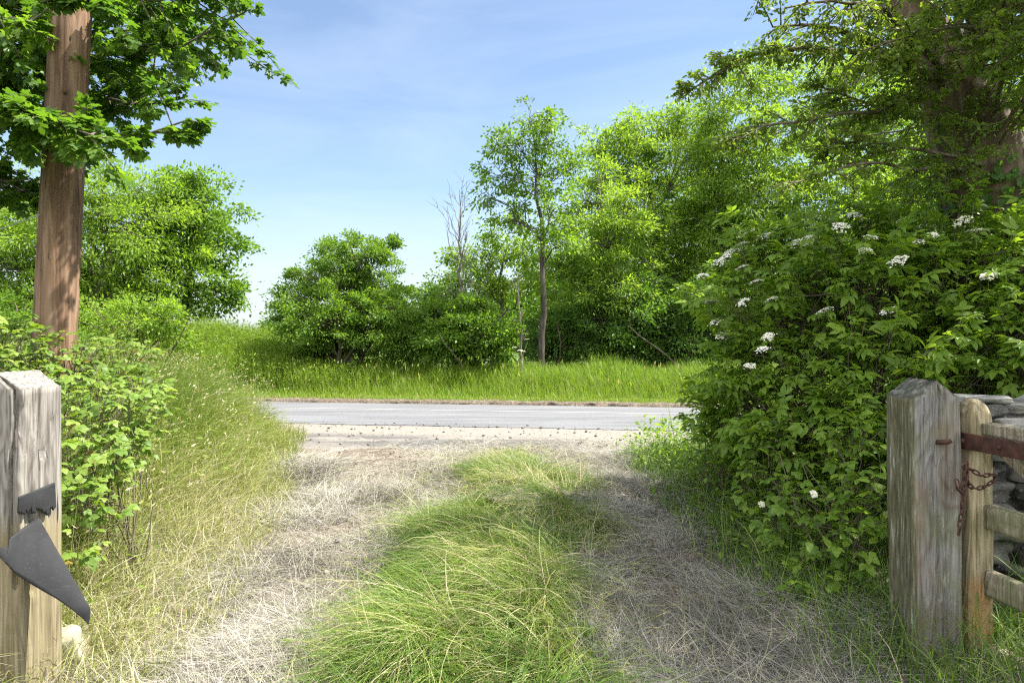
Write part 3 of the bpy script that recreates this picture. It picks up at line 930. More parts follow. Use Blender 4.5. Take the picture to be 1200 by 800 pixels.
# ---- the wood on the right
G_R = 'trees of the wood across the road'
tree('ash_tree', 'yellow green ash just right of the tall thin tree', 'tree', gz(705, 23.5), at(700, 200, 23.5),
     lobes_px([(690, 235, 38), (705, 285, 48), (662, 305, 34), (735, 250, 40), (680, 340, 40), (725, 330, 42), (655, 265, 20), (710, 205, 24)], 23.5, 1.0, 10),
     0.16, M_LIME, tpl=SLIM, size=0.16, per=42, cr=0.40, dens=0.62, seed=110, group=G_R)
tree('ash_tree', 'dense tall ash with the flat topped crown, middle of the wood', 'tree', gz(770, 26.5), at(765, 150, 26.5),
     lobes_px([(735, 165, 34), (775, 158, 32), (755, 205, 48), (800, 190, 42), (715, 190, 28), (785, 250, 55), (745, 270, 45), (820, 240, 42), (770, 310, 55), (815, 300, 45), (700, 165, 18), (735, 140, 22), (790, 138, 24), (815, 150, 26)], 26.5, 1.3, 11),
     0.22, M_LIME, tpl=SLIM, size=0.18, per=42, cr=0.46, dens=0.62, seed=111, group=G_R)
tree('ash_tree', 'leafy ash with its bare limbs showing, under the long hawthorn branch', 'tree', gz(880, 24.5), at(875, 80, 24.5),
     lobes_px([(845, 118, 32), (890, 100, 34), (865, 160, 45), (920, 150, 42), (835, 200, 38), (890, 220, 55), (850, 265, 45), (930, 240, 50), (900, 300, 55), (850, 330, 45), (870, 85, 26), (905, 78, 26), (830, 130, 24)], 24.5, 1.2, 12),
     0.20, M_LIME, tpl=SLIM, size=0.17, per=38, cr=0.42, dens=0.58, seed=112, group=G_R)
tree('ash_tree', 'bright ash behind the big trunk at the right of the wood', 'tree', gz(1000, 25), at(985, 60, 25),
     lobes_px([(960, 90, 36), (1010, 80, 40), (985, 150, 55), (1045, 150, 55), (970, 220, 55), (1040, 230, 60), (1100, 200, 60), (1000, 300, 60), (950, 320, 50), (1090, 290, 60), (1150, 240, 60)], 25, 1.4, 13),
     0.24, M_LIME, tpl=SLIM, size=0.19, per=42, cr=0.46, dens=0.60, seed=113, group=G_R)
tree('ash_tree', 'shady tree at the back of the wood between two ashes', 'tree', gz(830, 33), at(830, 170, 33),
     lobes_px([(700, 300, 50), (760, 340, 55), (820, 200, 45), (835, 260, 55), (800, 340, 50), (870, 330, 55), (910, 200, 45), (650, 350, 40), (930, 350, 55)], 33, 1.5, 14),
     0.22, M_MID, size=0.22, per=34, cr=0.60, dens=0.62, seed=114, group=G_R)
tree('ash_tree', 'far right tree of the wood, behind the elder blossom', 'tree', gz(1120, 31), at(1120, 60, 31),
     lobes_px([(1060, 100, 55), (1130, 90, 60), (1200, 120, 70), (1080, 200, 60), (1170, 220, 70), (1020, 260, 60), (1250, 250, 70), (1100, 320, 70), (1000, 350, 55)], 31, 1.5, 15),
     0.25, M_MID, size=0.22, per=34, cr=0.60, dens=0.60, seed=115, group=G_R)
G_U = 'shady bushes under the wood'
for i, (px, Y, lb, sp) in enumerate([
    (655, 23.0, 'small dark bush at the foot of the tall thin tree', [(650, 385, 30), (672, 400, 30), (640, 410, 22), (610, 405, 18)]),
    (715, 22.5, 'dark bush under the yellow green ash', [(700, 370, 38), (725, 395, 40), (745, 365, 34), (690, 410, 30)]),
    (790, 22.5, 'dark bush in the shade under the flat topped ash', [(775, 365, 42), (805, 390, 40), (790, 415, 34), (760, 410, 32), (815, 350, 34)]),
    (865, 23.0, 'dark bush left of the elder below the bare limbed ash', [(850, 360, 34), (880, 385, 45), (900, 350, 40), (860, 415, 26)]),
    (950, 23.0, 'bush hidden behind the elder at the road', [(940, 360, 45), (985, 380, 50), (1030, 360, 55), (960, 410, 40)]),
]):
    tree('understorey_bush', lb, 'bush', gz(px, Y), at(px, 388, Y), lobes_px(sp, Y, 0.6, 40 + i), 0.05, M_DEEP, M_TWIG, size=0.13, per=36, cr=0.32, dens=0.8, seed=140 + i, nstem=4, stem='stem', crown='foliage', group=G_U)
# distant hedgerow trees that close the view behind the wood
G_D = 'distant trees beyond the field'
for i, (px, Y, h, w, lb) in enumerate([
    (330, 120, 366, 22, 'tiny distant tree on the horizon left of the hawthorn'),
    (500, 48, 350, 40, 'distant tree showing low beside the hawthorn'),
    (585, 40, 318, 60, 'distant tree behind the young light green tree'),
    (670, 44, 300, 70, 'distant tree behind the yellow green ash'),
    (800, 46, 320, 70, 'distant tree behind the flat topped ash'),
    (930, 46, 300, 80, 'distant tree behind the bare limbed ash'),
    (1080, 46, 280, 90, 'distant tree behind the elder and the big trunk'),
    (20, 46, 330, 70, 'distant tree behind the left ash'),
    (140, 46, 340, 60, 'distant tree behind the left shrubs'),
]):
    lo = [(px - w * 0.5, 385, w * 0.5), (px + w * 0.5, 385, w * 0.5), (px, h + w * 0.5, w * 0.55), (px, 390, w * 0.6), (px - w * 0.3, h + w * 0.7, w * 0.4), (px + w * 0.35, h + w * 0.6, w * 0.4)]
    k = Y / 46
    tree('distant_tree', lb, 'tree', gz(px, Y), at(px, h + 6, Y), lobes_px(lo, Y, 1.5, 60 + i), 0.2 * k, M_MID if i % 2 else M_DEEP, size=0.34 * k ** 0.7, per=26, cr=0.85 * k ** 0.8, dens=0.75, seed=160 + i, twig=0, group=G_D)


# ---- dead tree
def dead_tree(name, label, base, top, seed, r0, nb, spread=0.22):
    rng = rng_of(seed)
    root = thing(name, label, 'tree', base)
    w = MB()
    p = curve_path(np.asarray(base, float), np.asarray(top, float), 12, rng, 0, 0.010)
    p[0, 2] -= 0.1
    w.tubes(p, np.linspace(r0, 0.008, 12), 7)
    h = top[2] - base[2]
    for b in range(nb):
        k = rng.integers(4, 11)
        a = rng.random() * 6.28
        L = h * (0.12 + spread * rng.random()) * (1.1 - 0.05 * k)
        d = np.array([math.cos(a) * 0.55, math.sin(a) * 0.55, 0.75 + 0.4 * rng.random()]); d /= np.linalg.norm(d)
        lp = curve_path(p[k], p[k] + d * L, 7, rng, -0.08, 0.03)
        w.tubes(lp, np.linspace(r0 * 0.38 * (1 - k / 14), 0.004, 7), 5)
        for s in range(4):
            kk = rng.integers(2, 6)
            e = d + rng.normal(size=3) * 0.5; e /= np.linalg.norm(e)
            w.tubes(curve_path(lp[kk], lp[kk] + e * L * (0.2 + 0.25 * rng.random()), 4, rng, 0, 0.04), np.linspace(0.008, 0.003, 4), 4)
    w.build('trunk', M_DEAD, root, True)
    settle(root)
    return root


dead_tree('dead_tree', 'bare grey dead tree with twiggy top against the sky', gz(545, 21.8), at(538, 222, 21.8), 201, 0.07, 30, 0.26)
dead_tree('dead_sapling', 'thin bare pale sapling left of the dark trunk of the tall tree', gz(612, 20.2), at(607, 318, 20.2), 202, 0.045, 5, 0.12)


# ================================================================== UTILITY POLE
def ring_loft(mb, rings, cap=True, r=0.5):
    rings = np.asarray(rings, float)
    K, S, _ = rings.shape
    k = np.arange(K - 1)[:, None] * S; j = np.arange(S)[None]; j2 = (j + 1) % S
    q = np.stack([k + j, k + j2, k + S + j2, k + S + j], -1).reshape(-1, 4)
    v = rings.reshape(-1, 3)
    t = []
    if cap:
        v = np.concatenate([v, rings[-1].mean(0)[None]])
        t = [[(K - 1) * S + a, (K - 1) * S + (a + 1) % S, K * S] for a in range(S)]
    mb.add(v, q, t, r)


def build_pole():
    m, nt = new_mat('creosoted_pole')
    f = noise(nt, 5, 7, 0.60, stretch=(4.5, 4.5, 0.30), dist=0.7)
    g = noise(nt, 1.1, 4, 0.6, stretch=(1, 1, 0.6)); k = noise(nt, 16, 4, 0.6, stretch=(2, 2, 0.15))
    c = ramp(nt, f, [(0.26, (0.040, 0.023, 0.015)), (0.44, (0.125, 0.074, 0.045)), (0.58, (0.205, 0.128, 0.080)), (0.8, (0.30, 0.215, 0.155))])
    c = mix(nt, mapr(nt, g, 0.48, 0.68), c, mix(nt, 1.0, c, (0.62, 0.62, 0.58), 'MULTIPLY'))
    c = mix(nt, mapr(nt, k, 0.66, 0.70), c, (0.03, 0.018, 0.012))
    surf(nt, c, 0.8, 0.25, f, 0.7, 0.012)
    b = gz(56, 5.25); top = at(106, -420, 5.25)
    root = thing('utility_pole', 'weathered reddish brown timber pole rising out of the left bank', 'pole', b)
    mb = MB()
    K, S = 60, 40
    t = np.linspace(0, 1, K)
    rings = []
    rng = rng_of(5)
    crack = [(0.9, 0.0, 1.0), (2.4, 0.1, 0.7), (4.0, 0.0, 0.6), (5.4, 0.1, 0.9), (6.0, 0.3, 0.7)]
    for q in t:
        c = b + (top - b) * q
        r = 0.155 - 0.035 * q
        a = np.arange(S) / S * 2 * math.pi
        rr = r * (1 + 0.035 * (vnoise(a * 3, np.full(S, q * 14), 3) - 0.5) + 0.05 * (vnoise(a * 1, np.full(S, q * 4), 9) - 0.5))
        for ca, c0, c1 in crack:
            if c0 <= q <= c1:
                cc = ca + 0.12 * math.sin(q * 25 + ca)
                rr -= 0.012 * np.exp(-(((a - cc + math.pi) % (2 * math.pi) - math.pi) / 0.07) ** 2)
        rings.append(np.stack([c[0] + rr * np.cos(a), c[1] + rr * np.sin(a), np.full(S, c[2] - (0.3 if q == 0 else 0))], 1))
    ring_loft(mb, rings)
    mb.build('shaft', m, root, True)
    mw, nt = new_mat('galvanised_wire'); surf(nt, (0.35, 0.35, 0.34), 0.45, 0.5, metallic=0.8)
    w = MB(); A = at(48, 251, 5.12); B = at(-120, 305, 4.6)
    w.tubes(curve_path(A, B, 10, rng, -0.02, 0), np.full(10, 0.004), 6)
    w.build('stay_wire', mw, root)
    # knots
    for px, py in ((76, 106), (50, 316)):
        kb = MB(); Rr = 0.022
        p = at(px, py, 5.12)
        bm = bmesh.new(); bmesh.ops.create_icosphere(bm, subdivisions=2, radius=1)
        tv = np.array([q.co[:] for q in bm.verts]) * np.array([0.022, 0.016, 0.028]); tt = np.array([[q.index for q in fc.verts] for fc in bm.faces]); bm.free()
        kb.add(tv + p, None, tt); kb.build('knot', m, root, True)
    settle(root)


build_pole()


# ================================================================== SYCAMORE over the pole
def branch_leaves(mb, wood, rng, path, r0, r1, ntw, lt, leaf, size, per, droop=0.3, up=0.9, spread=0.55, start=0.15, fan=1.0):
    """a limb along path with twigs off it, leaves along the twigs"""
    path = np.asarray(path, float)
    # resample
    s = np.concatenate([[0], np.cumsum(np.linalg.norm(np.diff(path, axis=0), axis=1))])
    K = 14
    u = np.linspace(0, s[-1], K)
    p = np.stack([np.interp(u, s, path[:, i]) for i in range(3)], 1)
    p[1:-1] += rng.normal(size=(K - 2, 3)) * 0.012 * s[-1] * 0.3
    wood.tubes(p, np.linspace(r0, r1, K), 7)
    t = start + (1 - start) * rng.random(ntw)
    base = np.stack([np.interp(t * s[-1], u, p[:, i]) for i in range(3)], 1)
    tang = np.gradient(p, axis=0); tang /= np.linalg.norm(tang, axis=1, keepdims=True)
    tg = np.stack([np.interp(t * s[-1], u, tang[:, i]) for i in range(3)], 1)
    d = tg * 0.7 + unit(rng, ntw) * fan * np.array([1, 1, 0.7])
    d[:, 2] -= 0.05
    d /= np.linalg.norm(d, axis=1, keepdims=True)
    L = lt * (0.45 + 0.75 * rng.random(ntw)) * (1.15 - 0.45 * t)
    end = base + d * L[:, None]; end[:, 2] -= droop * L * 0.5
    mid = (base + end) / 2; mid[:, 2] += 0.06 * L
    wood.tubes(np.stack([base, mid, end], 1), np.tile([0.007, 0.005, 0.0025], (ntw, 1)), 4)
    idx = np.repeat(np.arange(ntw), per); m = len(idx)
    q = (0.25 + 0.8 * rng.random(m))[:, None]
    P = base[idx] * (1 - q) ** 2 + 2 * mid[idx] * q * (1 - q) + end[idx] * q ** 2
    side = unit(rng, m); side[:, 2] *= 0.5
    P = P + side * size * 0.55
    ax = d[idx] * 0.5 + side * 1.0; ax[:, 2] -= 0.35
    nn = unit(rng, m) * spread + np.array([0, 0, up])
    cv = rng.random(ntw)
    mb.scatter(leaf, P, frames(ax, nn), size * (0.6 + 0.6 * rng.random(m)), np.clip(0.45 * cv[idx] + 0.5 * rng.random(m), 0, 1))


def build_sycamore():
    rng = rng_of(301)
    base = np.array([-6.6, 6.4, float(H(-6.6, 6.4))])
    root = thing('sycamore_tree', 'sycamore reaching in over the pole at the upper left, lobed leaves', 'tree', base)
    wood = MB(); lv = MB()
    tp = curve_path(base - np.array([0, 0, 0.2]), base + np.array([0.2, 0.1, 9.5]), 12, rng, 0, 0.01)
    wood.tubes(tp, np.linspace(0.30, 0.08, 12), 12)
    J = lambda z: base + np.array([0.1, 0.05, z])
    S = dict(leaf=MAPLE, size=0.115)
    limbs = [
        ([J(4.0), at(-60, 70, 6.3), at(100, 66, 6.0), at(190, 58, 5.8), at(240, 36, 5.7), at(288, 14, 5.6)], 0.032, 56, 0.75),
        ([J(4.3), at(-40, 10, 5.6), at(80, -5, 5.4), at(170, 0, 5.3), at(238, -10, 5.3)], 0.05, 46, 0.75),
        ([J(3.4), at(-40, 140, 5.0), at(70, 150, 4.9), at(150, 158, 4.9), at(200, 154, 4.9), at(222, 140, 4.9)], 0.030, 48, 0.42),
        ([J(3.2), at(-60, 150, 4.5), at(10, 118, 4.35), at(70, 140, 4.3), at(118, 162, 4.3)], 0.028, 62, 0.42),
        ([J(3.8), at(-40, 90, 6.6), at(60, 100, 6.4), at(130, 118, 6.2), at(180, 122, 6.0)], 0.04, 34, 0.65),
        ([J(4.6), at(-30, -60, 6.2), at(60, -50, 6.0), at(160, -50, 5.9)], 0.05, 34, 0.8),
        ([J(3.3), at(-60, 215, 6.0), at(-10, 205, 5.9), at(30, 225, 5.8)], 0.03, 40, 0.5),
        ([J(4.4), at(0, 30, 7.2), at(120, 40, 7.2), at(220, 30, 7.1)], 0.05, 36, 0.8),
        ([J(4.2), at(-20, 60, 6.9), at(80, 80, 6.8), at(165, 95, 6.6)], 0.035, 40, 0.7),
        ([J(3.9), at(-20, 130, 6.5), at(60, 150, 6.3), at(120, 165, 6.1)], 0.03, 34, 0.6),
        ([J(4.6), at(0, 5, 6.9), at(110, -5, 6.8), at(200, 12, 6.5)], 0.035, 44, 0.75),
        ([J(4.5), at(0, 25, 4.9), at(60, 5, 4.8), at(120, -5, 4.7)], 0.025, 30, 0.5),
        ([J(4.9), at(0, -130, 6.0), at(90, -160, 5.8), at(190, -120, 5.6)], 0.05, 40, 0.9),
        ([J(5.6), base + np.array([-1.5, 1.5, 6.5]), base + np.array([-2.8, 2.5, 7.2])], 0.06, 40, 1.0),
        ([J(5.2), base + np.array([1.2, 1.5, 6.8]), base + np.array([1.8, 2.8, 7.6])], 0.06, 40, 1.0),
        ([J(5.0), base + np.array([-1.6, -1.2, 5.8]), base + np.array([-2.8, -1.8, 6.4])], 0.06, 36, 1.0),
        ([J(7.5), base + np.array([0.6, -0.6, 9.0]), base + np.array([0.9, -1.0, 10.2])], 0.05, 44, 1.1),
    ]
    for pth, r0, ntw, lt in limbs:
        branch_leaves(lv, wood, rng, pth, r0, 0.006, int(ntw * 1.35), lt, MAPLE, 0.073, 31, 0.35, 0.95, 0.55)
    wood.build('trunk', M_BARK, root, True)
    lv.build('crown', M_SYC, root)
    settle(root)


build_sycamore()


# ================================================================== BIG TREE ON THE RIGHT
def build_big_tree():
    rng = rng_of(401)
    base = np.array([4.75, 6.3, float(H(4.75, 6.3))])
    root = thing('hawthorn_tree', 'big leaning trunk at the right with small leaved branches reaching left over the elder', 'tree', base)
    wood = MB(); lv = MB()
    pts = np.array([base - np.array([0, 0, 0.2]), base + np.array([-0.05, 0, 0.7]), at(1180, 262, 6.3), at(1152, 200, 6.3), at(1118, 100, 6.3), at(1085, 50, 6.3), at(1058, 0, 6.3), at(1045, -80, 6.4), at(1060, -180, 6.7), at(1085, -280, 7.0)])
    s = np.concatenate([[0], np.cumsum(np.linalg.norm(np.diff(pts, axis=0), axis=1))])
    u = np.linspace(0, s[-1], 36)
    p = np.stack([np.interp(u, s, pts[:, i]) for i in range(3)], 1)
    rad = np.interp(u, s, [0.60, 0.50, 0.44, 0.40, 0.29, 0.225, 0.20, 0.17, 0.13, 0.08])
    T = np.gradient(p, axis=0); T /= np.linalg.norm(T, axis=1, keepdims=True)
    rings = []
    S_ = 36; a = np.arange(S_) / S_ * 2 * math.pi
    for c, r, tt in zip(p, rad, T):
        A = np.cross(tt, [0, 1, 0]); A /= np.linalg.norm(A); B = np.cross(tt, A)
        rr = r * (1 + 0.16 * (vnoise(np.cos(a) * 2 + 5, np.sin(a) * 2 + c[2] * 0.8, 3) - 0.5) + 0.10 * (vnoise(np.cos(a) * 7, np.sin(a) * 7 + c[2] * 2.5, 4) - 0.5))
        rings.append(c + A[None] * (rr * np.cos(a))[:, None] + B[None] * (rr * np.sin(a))[:, None])
    ring_loft(wood, rings)
    W = MB()
    LF = DIAMOND; SZ = 0.046

    def limb(path, r0, ntw, lt, per=40, size=SZ):
        branch_leaves(lv, W, rng, path, r0, 0.006, ntw, lt, LF, size, per, 0.15, 0.7, 0.8, 0.12, 1.0)
    t1, t2, t3 = at(1118, 100, 6.2), at(1070, 40, 6.2), at(1150, 200, 6.1)
    limb([t1, at(1050, 72, 5.9), at(1000, 40, 5.7), at(950, 28, 5.6), at(905, 32, 5.5)], 0.05, 40, 0.42)
    limb([at(1090, 90, 6.2), at(1020, 62, 5.6), at(930, 55, 5.4), at(870, 68, 5.3), at(806, 108, 5.3)], 0.032, 84, 0.30, 36)
    limb([t1, at(1030, 130, 5.6), at(960, 138, 5.4), at(900, 150, 5.3), at(850, 172, 5.2)], 0.024, 66, 0.28, 34)
    limb([t3, at(1080, 195, 5.5), at(1010, 190, 5.3), at(960, 204, 5.2), at(930, 215, 5.1)], 0.022, 44, 0.32, 32)
    limb([t2, at(1010, -20, 5.6), at(950, -40, 5.4), at(890, -30, 5.3)], 0.04, 40, 0.5)
    limb([t1, at(1040, 10, 5.4), at(980, 0, 5.0), at(920, 10, 4.9)], 0.03, 36, 0.42)
    limb([t1, at(1160, 60, 5.5), at(1130, 20, 5.2), at(1110, -30, 5.0)], 0.035, 48, 0.55)
    limb([t1, at(1100, 60, 7.4), at(1020, 90, 7.8), at(960, 110, 8.0)], 0.04, 24, 0.6)
    limb([t1, at(1130, 110, 7.4), at(1080, 150, 7.8), at(1010, 160, 8.0)], 0.04, 20, 0.6)
    limb([t3, at(1200, 100, 6.8), at(1230, 40, 6.6), at(1260, -10, 6.4)], 0.05, 40, 0.7)
    for pth in ([(1190, 40, 5.6), (1120, 30, 5.2), (1060, 45, 5.0), (1010, 60, 4.9)], [(1250, 60, 5.4), (1220, 75, 5.1), (1190, 60, 4.9), (1150, 40, 4.8)],
                [(1230, 60, 5.2), (1190, 0, 4.9), (1140, -10, 4.8), (1090, 10, 4.7)], [(1190, 20, 6.6), (1100, 0, 6.9), (1020, 15, 7.0), (960, 50, 7.0)],
                [(1150, 130, 6.0), (1080, 140, 5.7), (1010, 120, 5.6), (955, 100, 5.5)], [(1150, 190, 5.9), (1075, 175, 5.6), (1010, 165, 5.5), (960, 175, 5.4)]):
        limb([t3] + [at(*q) for q in pth], 0.022, 50, 0.36, 40)
    # the crown out of the frame, which shades the gate and the elder
    J = at(1045, -80, 6.4); J2 = at(1118, 100, 6.3)
    for e, nt_ in (((6.2, 6.8, 6.6), 12), ((6.8, 5.6, 6.0), 22), ((5.0, 3.7, 5.0), 62), ((7.0, 7.6, 6.4), 16), ((6.2, 4.4, 5.6), 62), ((4.6, 4.5, 5.4), 40),
                   ((5.6, 3.2, 5.2), 62), ((7.6, 6.2, 5.0), 28), ((7.4, 4.4, 4.8), 56), ((6.4, 7.6, 7.8), 14), ((5.2, 2.6, 5.0), 54), ((6.6, 3.0, 4.4), 50), ((6.0, 9.2, 5.6), 20), ((7.6, 9.0, 6.4), 14), ((4.3, 3.2, 4.9), 56), ((3.9, 2.5, 4.9), 44)):
        e = np.array(e)
        limb([J if e[2] > 6 else J2, (J + e) / 2 + np.array([0.3, 0, 0.5]), e + np.array([-0.4, 0, 0.1]), e], 0.06, nt_, 1.15, 40, 0.085)
    wood.build('trunk', M_BARKR, root, True)
    W.build('branch', M_TWIG, root, True)
    lv.build('crown', M_HAW, root)
    # ivy on the trunk
    iv = MB(); n = 2200
    k = rng.integers(4, 15, n); an = rng.random(n) * 2 * math.pi
    A = np.cross(T[k], np.array([[0, 1.0, 0]])); A /= np.linalg.norm(A, axis=1, keepdims=True); B = np.cross(T[k], A)
    out = A * np.cos(an)[:, None] + B * np.sin(an)[:, None]
    keep = fnoise(an * 1.2, k * 0.3, 8) > 0.40
    P = p[k] + T[k] * rng.uniform(-0.15, 0.15, n)[:, None] + out * (rad[k] + 0.03 + 0.05 * rng.random(n))[:, None]
    dn = np.array([0, 0, -1.0]) + unit(rng, n) * 0.5
    iv.scatter(leaf_tpl(0.42, 0.05, 0.1), P[keep], frames(dn, out + unit(rng, n) * 0.3)[keep], 0.05 + 0.04 * rng.random(keep.sum()), rng.random(keep.sum()) * 0.5)
    iv.build('ivy', M_DEEP, root)
    settle(root)


build_big_tree()


# ================================================================== ELDER
def ray_hit(px, py, lobes):
    o = np.array([0, 0, EYE]); d = at(px, py, 1.0) - o
    best = None
    for c, r in lobes:
        oc = (o - c) / r; dd = d / r
        A = dd @ dd; Bq = oc @ dd; Cq = oc @ oc - 1
        D = Bq * Bq - A * Cq
        if D > 0:
            t = (-Bq - math.sqrt(D)) / A
            if t > 0 and (best is None or t < best): best = t
    return None if best is None else o + d * best


def umbel_mesh(rng, R):
    mb = MB()
    n = 170; tone = rng.choice([0.0, 0.0, 0.12, 0.28])
    a = rng.random(n) * 6.28; r = R * np.sqrt(rng.random(n))
    cl = rng.integers(0, 16, n); ca = rng.random(16) * 6.28; cr = R * np.sqrt(rng.random(16))
    x = np.where(rng.random(n) < 0.75, cr[cl] * np.cos(ca[cl]) + rng.normal(size=n).clip(-1.6, 1.6) * R * 0.10, r * np.cos(a))
    y = np.where(rng.random(n) < 0.75, cr[cl] * np.sin(ca[cl]) + rng.normal(size=n).clip(-1.6, 1.6) * R * 0.10, r * np.sin(a))
    z = -0.25 * (x * x + y * y) / R + rng.normal(size=n) * 0.003
    star = []
    for k in range(10):
        q = k / 10 * 2 * math.pi; rr = 1.0 if k % 2 == 0 else 0.42
        star.append([rr * math.cos(q), rr * math.sin(q), 0.1 * (k % 2)])
    tv = np.array([[0, 0, 0.0]] + star); tt = np.array([[0, k + 1, (k + 1) % 10 + 1] for k in range(10)])
    nn = unit(rng, n) * 0.35 + np.array([0, 0, 1.0])
    mb.scatter((tv, E4, tt), np.stack([x, y, z], 1), frames(unit(rng, n) * np.array([1, 1, 0.2]), nn), 0.0062 + 0.003 * rng.random(n), 0.6 + 0.4 * rng.random(n) - tone)
    m = 44; a = rng.random(m) * 6.28; rr = R * np.sqrt(rng.random(m)) * 0.9
    e = np.stack([rr * np.cos(a), rr * np.sin(a), -0.25 * rr * rr / R - 0.004], 1)
    o = np.tile([0, 0, -R * 0.75], (m, 1))
    mb.tubes(np.stack([o, o * 0.45 + e * 0.4, e], 1), np.tile([0.0018, 0.0013, 0.0008], (m, 1)), 3, 0.0)
    mb.tubes(np.array([[[0, 0, -R * 2.2], [0, 0, -R * 0.75]]]), np.array([[0.003, 0.002]]), 4, 0.0)
    return mb


def build_elder():
    rng = rng_of(501)
    base = np.array([2.9, 5.9, float(H(2.9, 5.9))])
    root = thing('elder_bush', 'large flowering elder behind the right gate post, white flat flower heads', 'bush', base)
    sp = [(905, 350, 6.3, .66), (1000, 345, 5.9, .74), (1110, 350, 5.7, .74), (1205, 350, 5.5, .80), (876, 415, 6.4, .40), (935, 435, 5.8, .62),
          (1035, 430, 5.4, .58), (1130, 425, 5.2, .52), (1240, 430, 5.1, .75), (872, 480, 6.1, .38), (950, 510, 5.5, .48), (1020, 500, 5.1, .38),
          (900, 536, 5.8, .31), (836, 495, 6.5, .26), (990, 550, 5.1, .22), (1000, 300, 6.4, .55), (1090, 300, 6.0, .55), (890, 305, 6.7, .38), (1180, 300, 5.9, .50), (852, 345, 6.9, .28), (1060, 510, 4.9, .26), (930, 275, 6.6, .22), (1040, 265, 6.3, .25)]
    lobes = [(at(px, py, Y), np.array([r, r, r * 0.85])) for px, py, Y, r in sp]
    st = MB(); lv = MB()
    C = []; O = []
    for c, r in lobes:
        n = int(74 * (r[0] / 0.7) ** 2) + 6
        d = unit(rng, n); d[:, 2] = np.where(rng.random(n) < 0.3, np.abs(d[:, 2]), d[:, 2])
        rad = 0.40 + 0.74 * rng.random(n) ** 0.8
        rad = np.where((rng.random(n) < 0.12) & (d[:, 2] > -0.2), rng.uniform(1.1, 1.5, n), rad)
        P = c + d * r * rad[:, None]
        C.append(P); O.append(d)
        # main stem
        b = base + np.array([(c[0] - base[0]) * 0.35 + rng.normal() * 0.15, (c[1] - base[1]) * 0.35 + rng.normal() * 0.15, 0.0])
        b[2] = float(H(b[0], b[1])) - 0.05
        lp = curve_path(b, c, 9, rng, 0.06, 0.035)
        st.tubes(lp, np.linspace(0.026, 0.009, 9), 6)
        k = rng.integers(4, 9, n); A = lp[k]
        mid = (A + P) / 2 + rng.normal(size=A.shape) * 0.06
        st.tubes(np.stack([A, mid, P], 1), np.tile([0.007, 0.005, 0.0035], (n, 1)), 4)
    C = np.concatenate(C); O = np.concatenate(O)
    per = 9
    idx = np.repeat(np.arange(len(C)), per); m = len(idx)
    cv = rng.random(len(C))
    sh = O[idx] * 0.5 + np.array([0, 0, 0.5]); sh /= np.linalg.norm(sh, axis=1, keepdims=True)
    P = C[idx] + sh * (rng.random(m)[:, None] - 0.65) * 0.28
    side = unit(rng, m)
    ax = side * 1.0 + O[idx] * 0.7; ax[:, 2] = ax[:, 2] * 0.55 - 0.05
    nn = np.array([0, 0, 1.0]) + unit(rng, m) * 0.55 + O[idx] * 0.25
    lv.scatter(ELDER_LEAF, P, frames(ax, nn), 0.085 + 0.13 * rng.random(m) ** 1.3, np.clip(0.4 * cv[idx] + 0.6 * rng.random(m), 0, 1))
    st.build('stem', M_TWIG, root, True)
    lv.build('foliage', M_ELD, root)
    m_, nt = new_mat('elder_blossom')
    a = N(nt, 'ShaderNodeAttribute', attribute_name='rnd')
    c = ramp(nt, a.outputs['Fac'], [(0.0, (0.10, 0.14, 0.04)), (0.3, (0.55, 0.55, 0.38)), (0.7, (0.78, 0.77, 0.66)), (1, (0.82, 0.81, 0.74))])
    surf(nt, c, 0.7, 0.2)
    fl = [(965, 362, .085), (903, 349, .06), (900, 393, .055), (893, 408, .05), (1041, 362, .065), (1050, 304, .07), (1073, 281, .06), (1158, 321, .055), (1128, 257, .08), (1146, 268, .07),
          (850, 299, .07), (870, 284, .06), (893, 275, .08), (884, 329, .06), (935, 283, .07), (946, 280, .06), (985, 264, .07), (880, 427, .05), (823, 322, .06), (842, 305, .06), (858, 292, .07), (878, 270, .07), (838, 376, .06), (833, 352, .06), (1014, 292, .05),
          (1092, 274, .05), (1060, 256, .06), (1000, 250, .07), (868, 312, .06), (870, 352, .055), (845, 392, .05), (1020, 276, .06)]
    for i, (px, py, R) in enumerate(fl):
        hit = ray_hit(px, py, lobes)
        if hit is None: hit = at(px, py, 6.3)
        d = (hit - np.array([0, 0, EYE])); hit = hit - d / np.linalg.norm(d) * 0.10
        o = umbel_mesh(rng, R).build('flower_head', m_, root)
        tilt = np.array([-0.30 + rng.normal() * 0.2, -0.30 + rng.normal() * 0.25, 0.9])
        q = Vector(tilt).to_track_quat('Z', 'Y')
        o.rotation_mode = 'QUATERNION'; o.rotation_quaternion = q
        o.location = Vector(hit)
    settle(root)


build_elder()


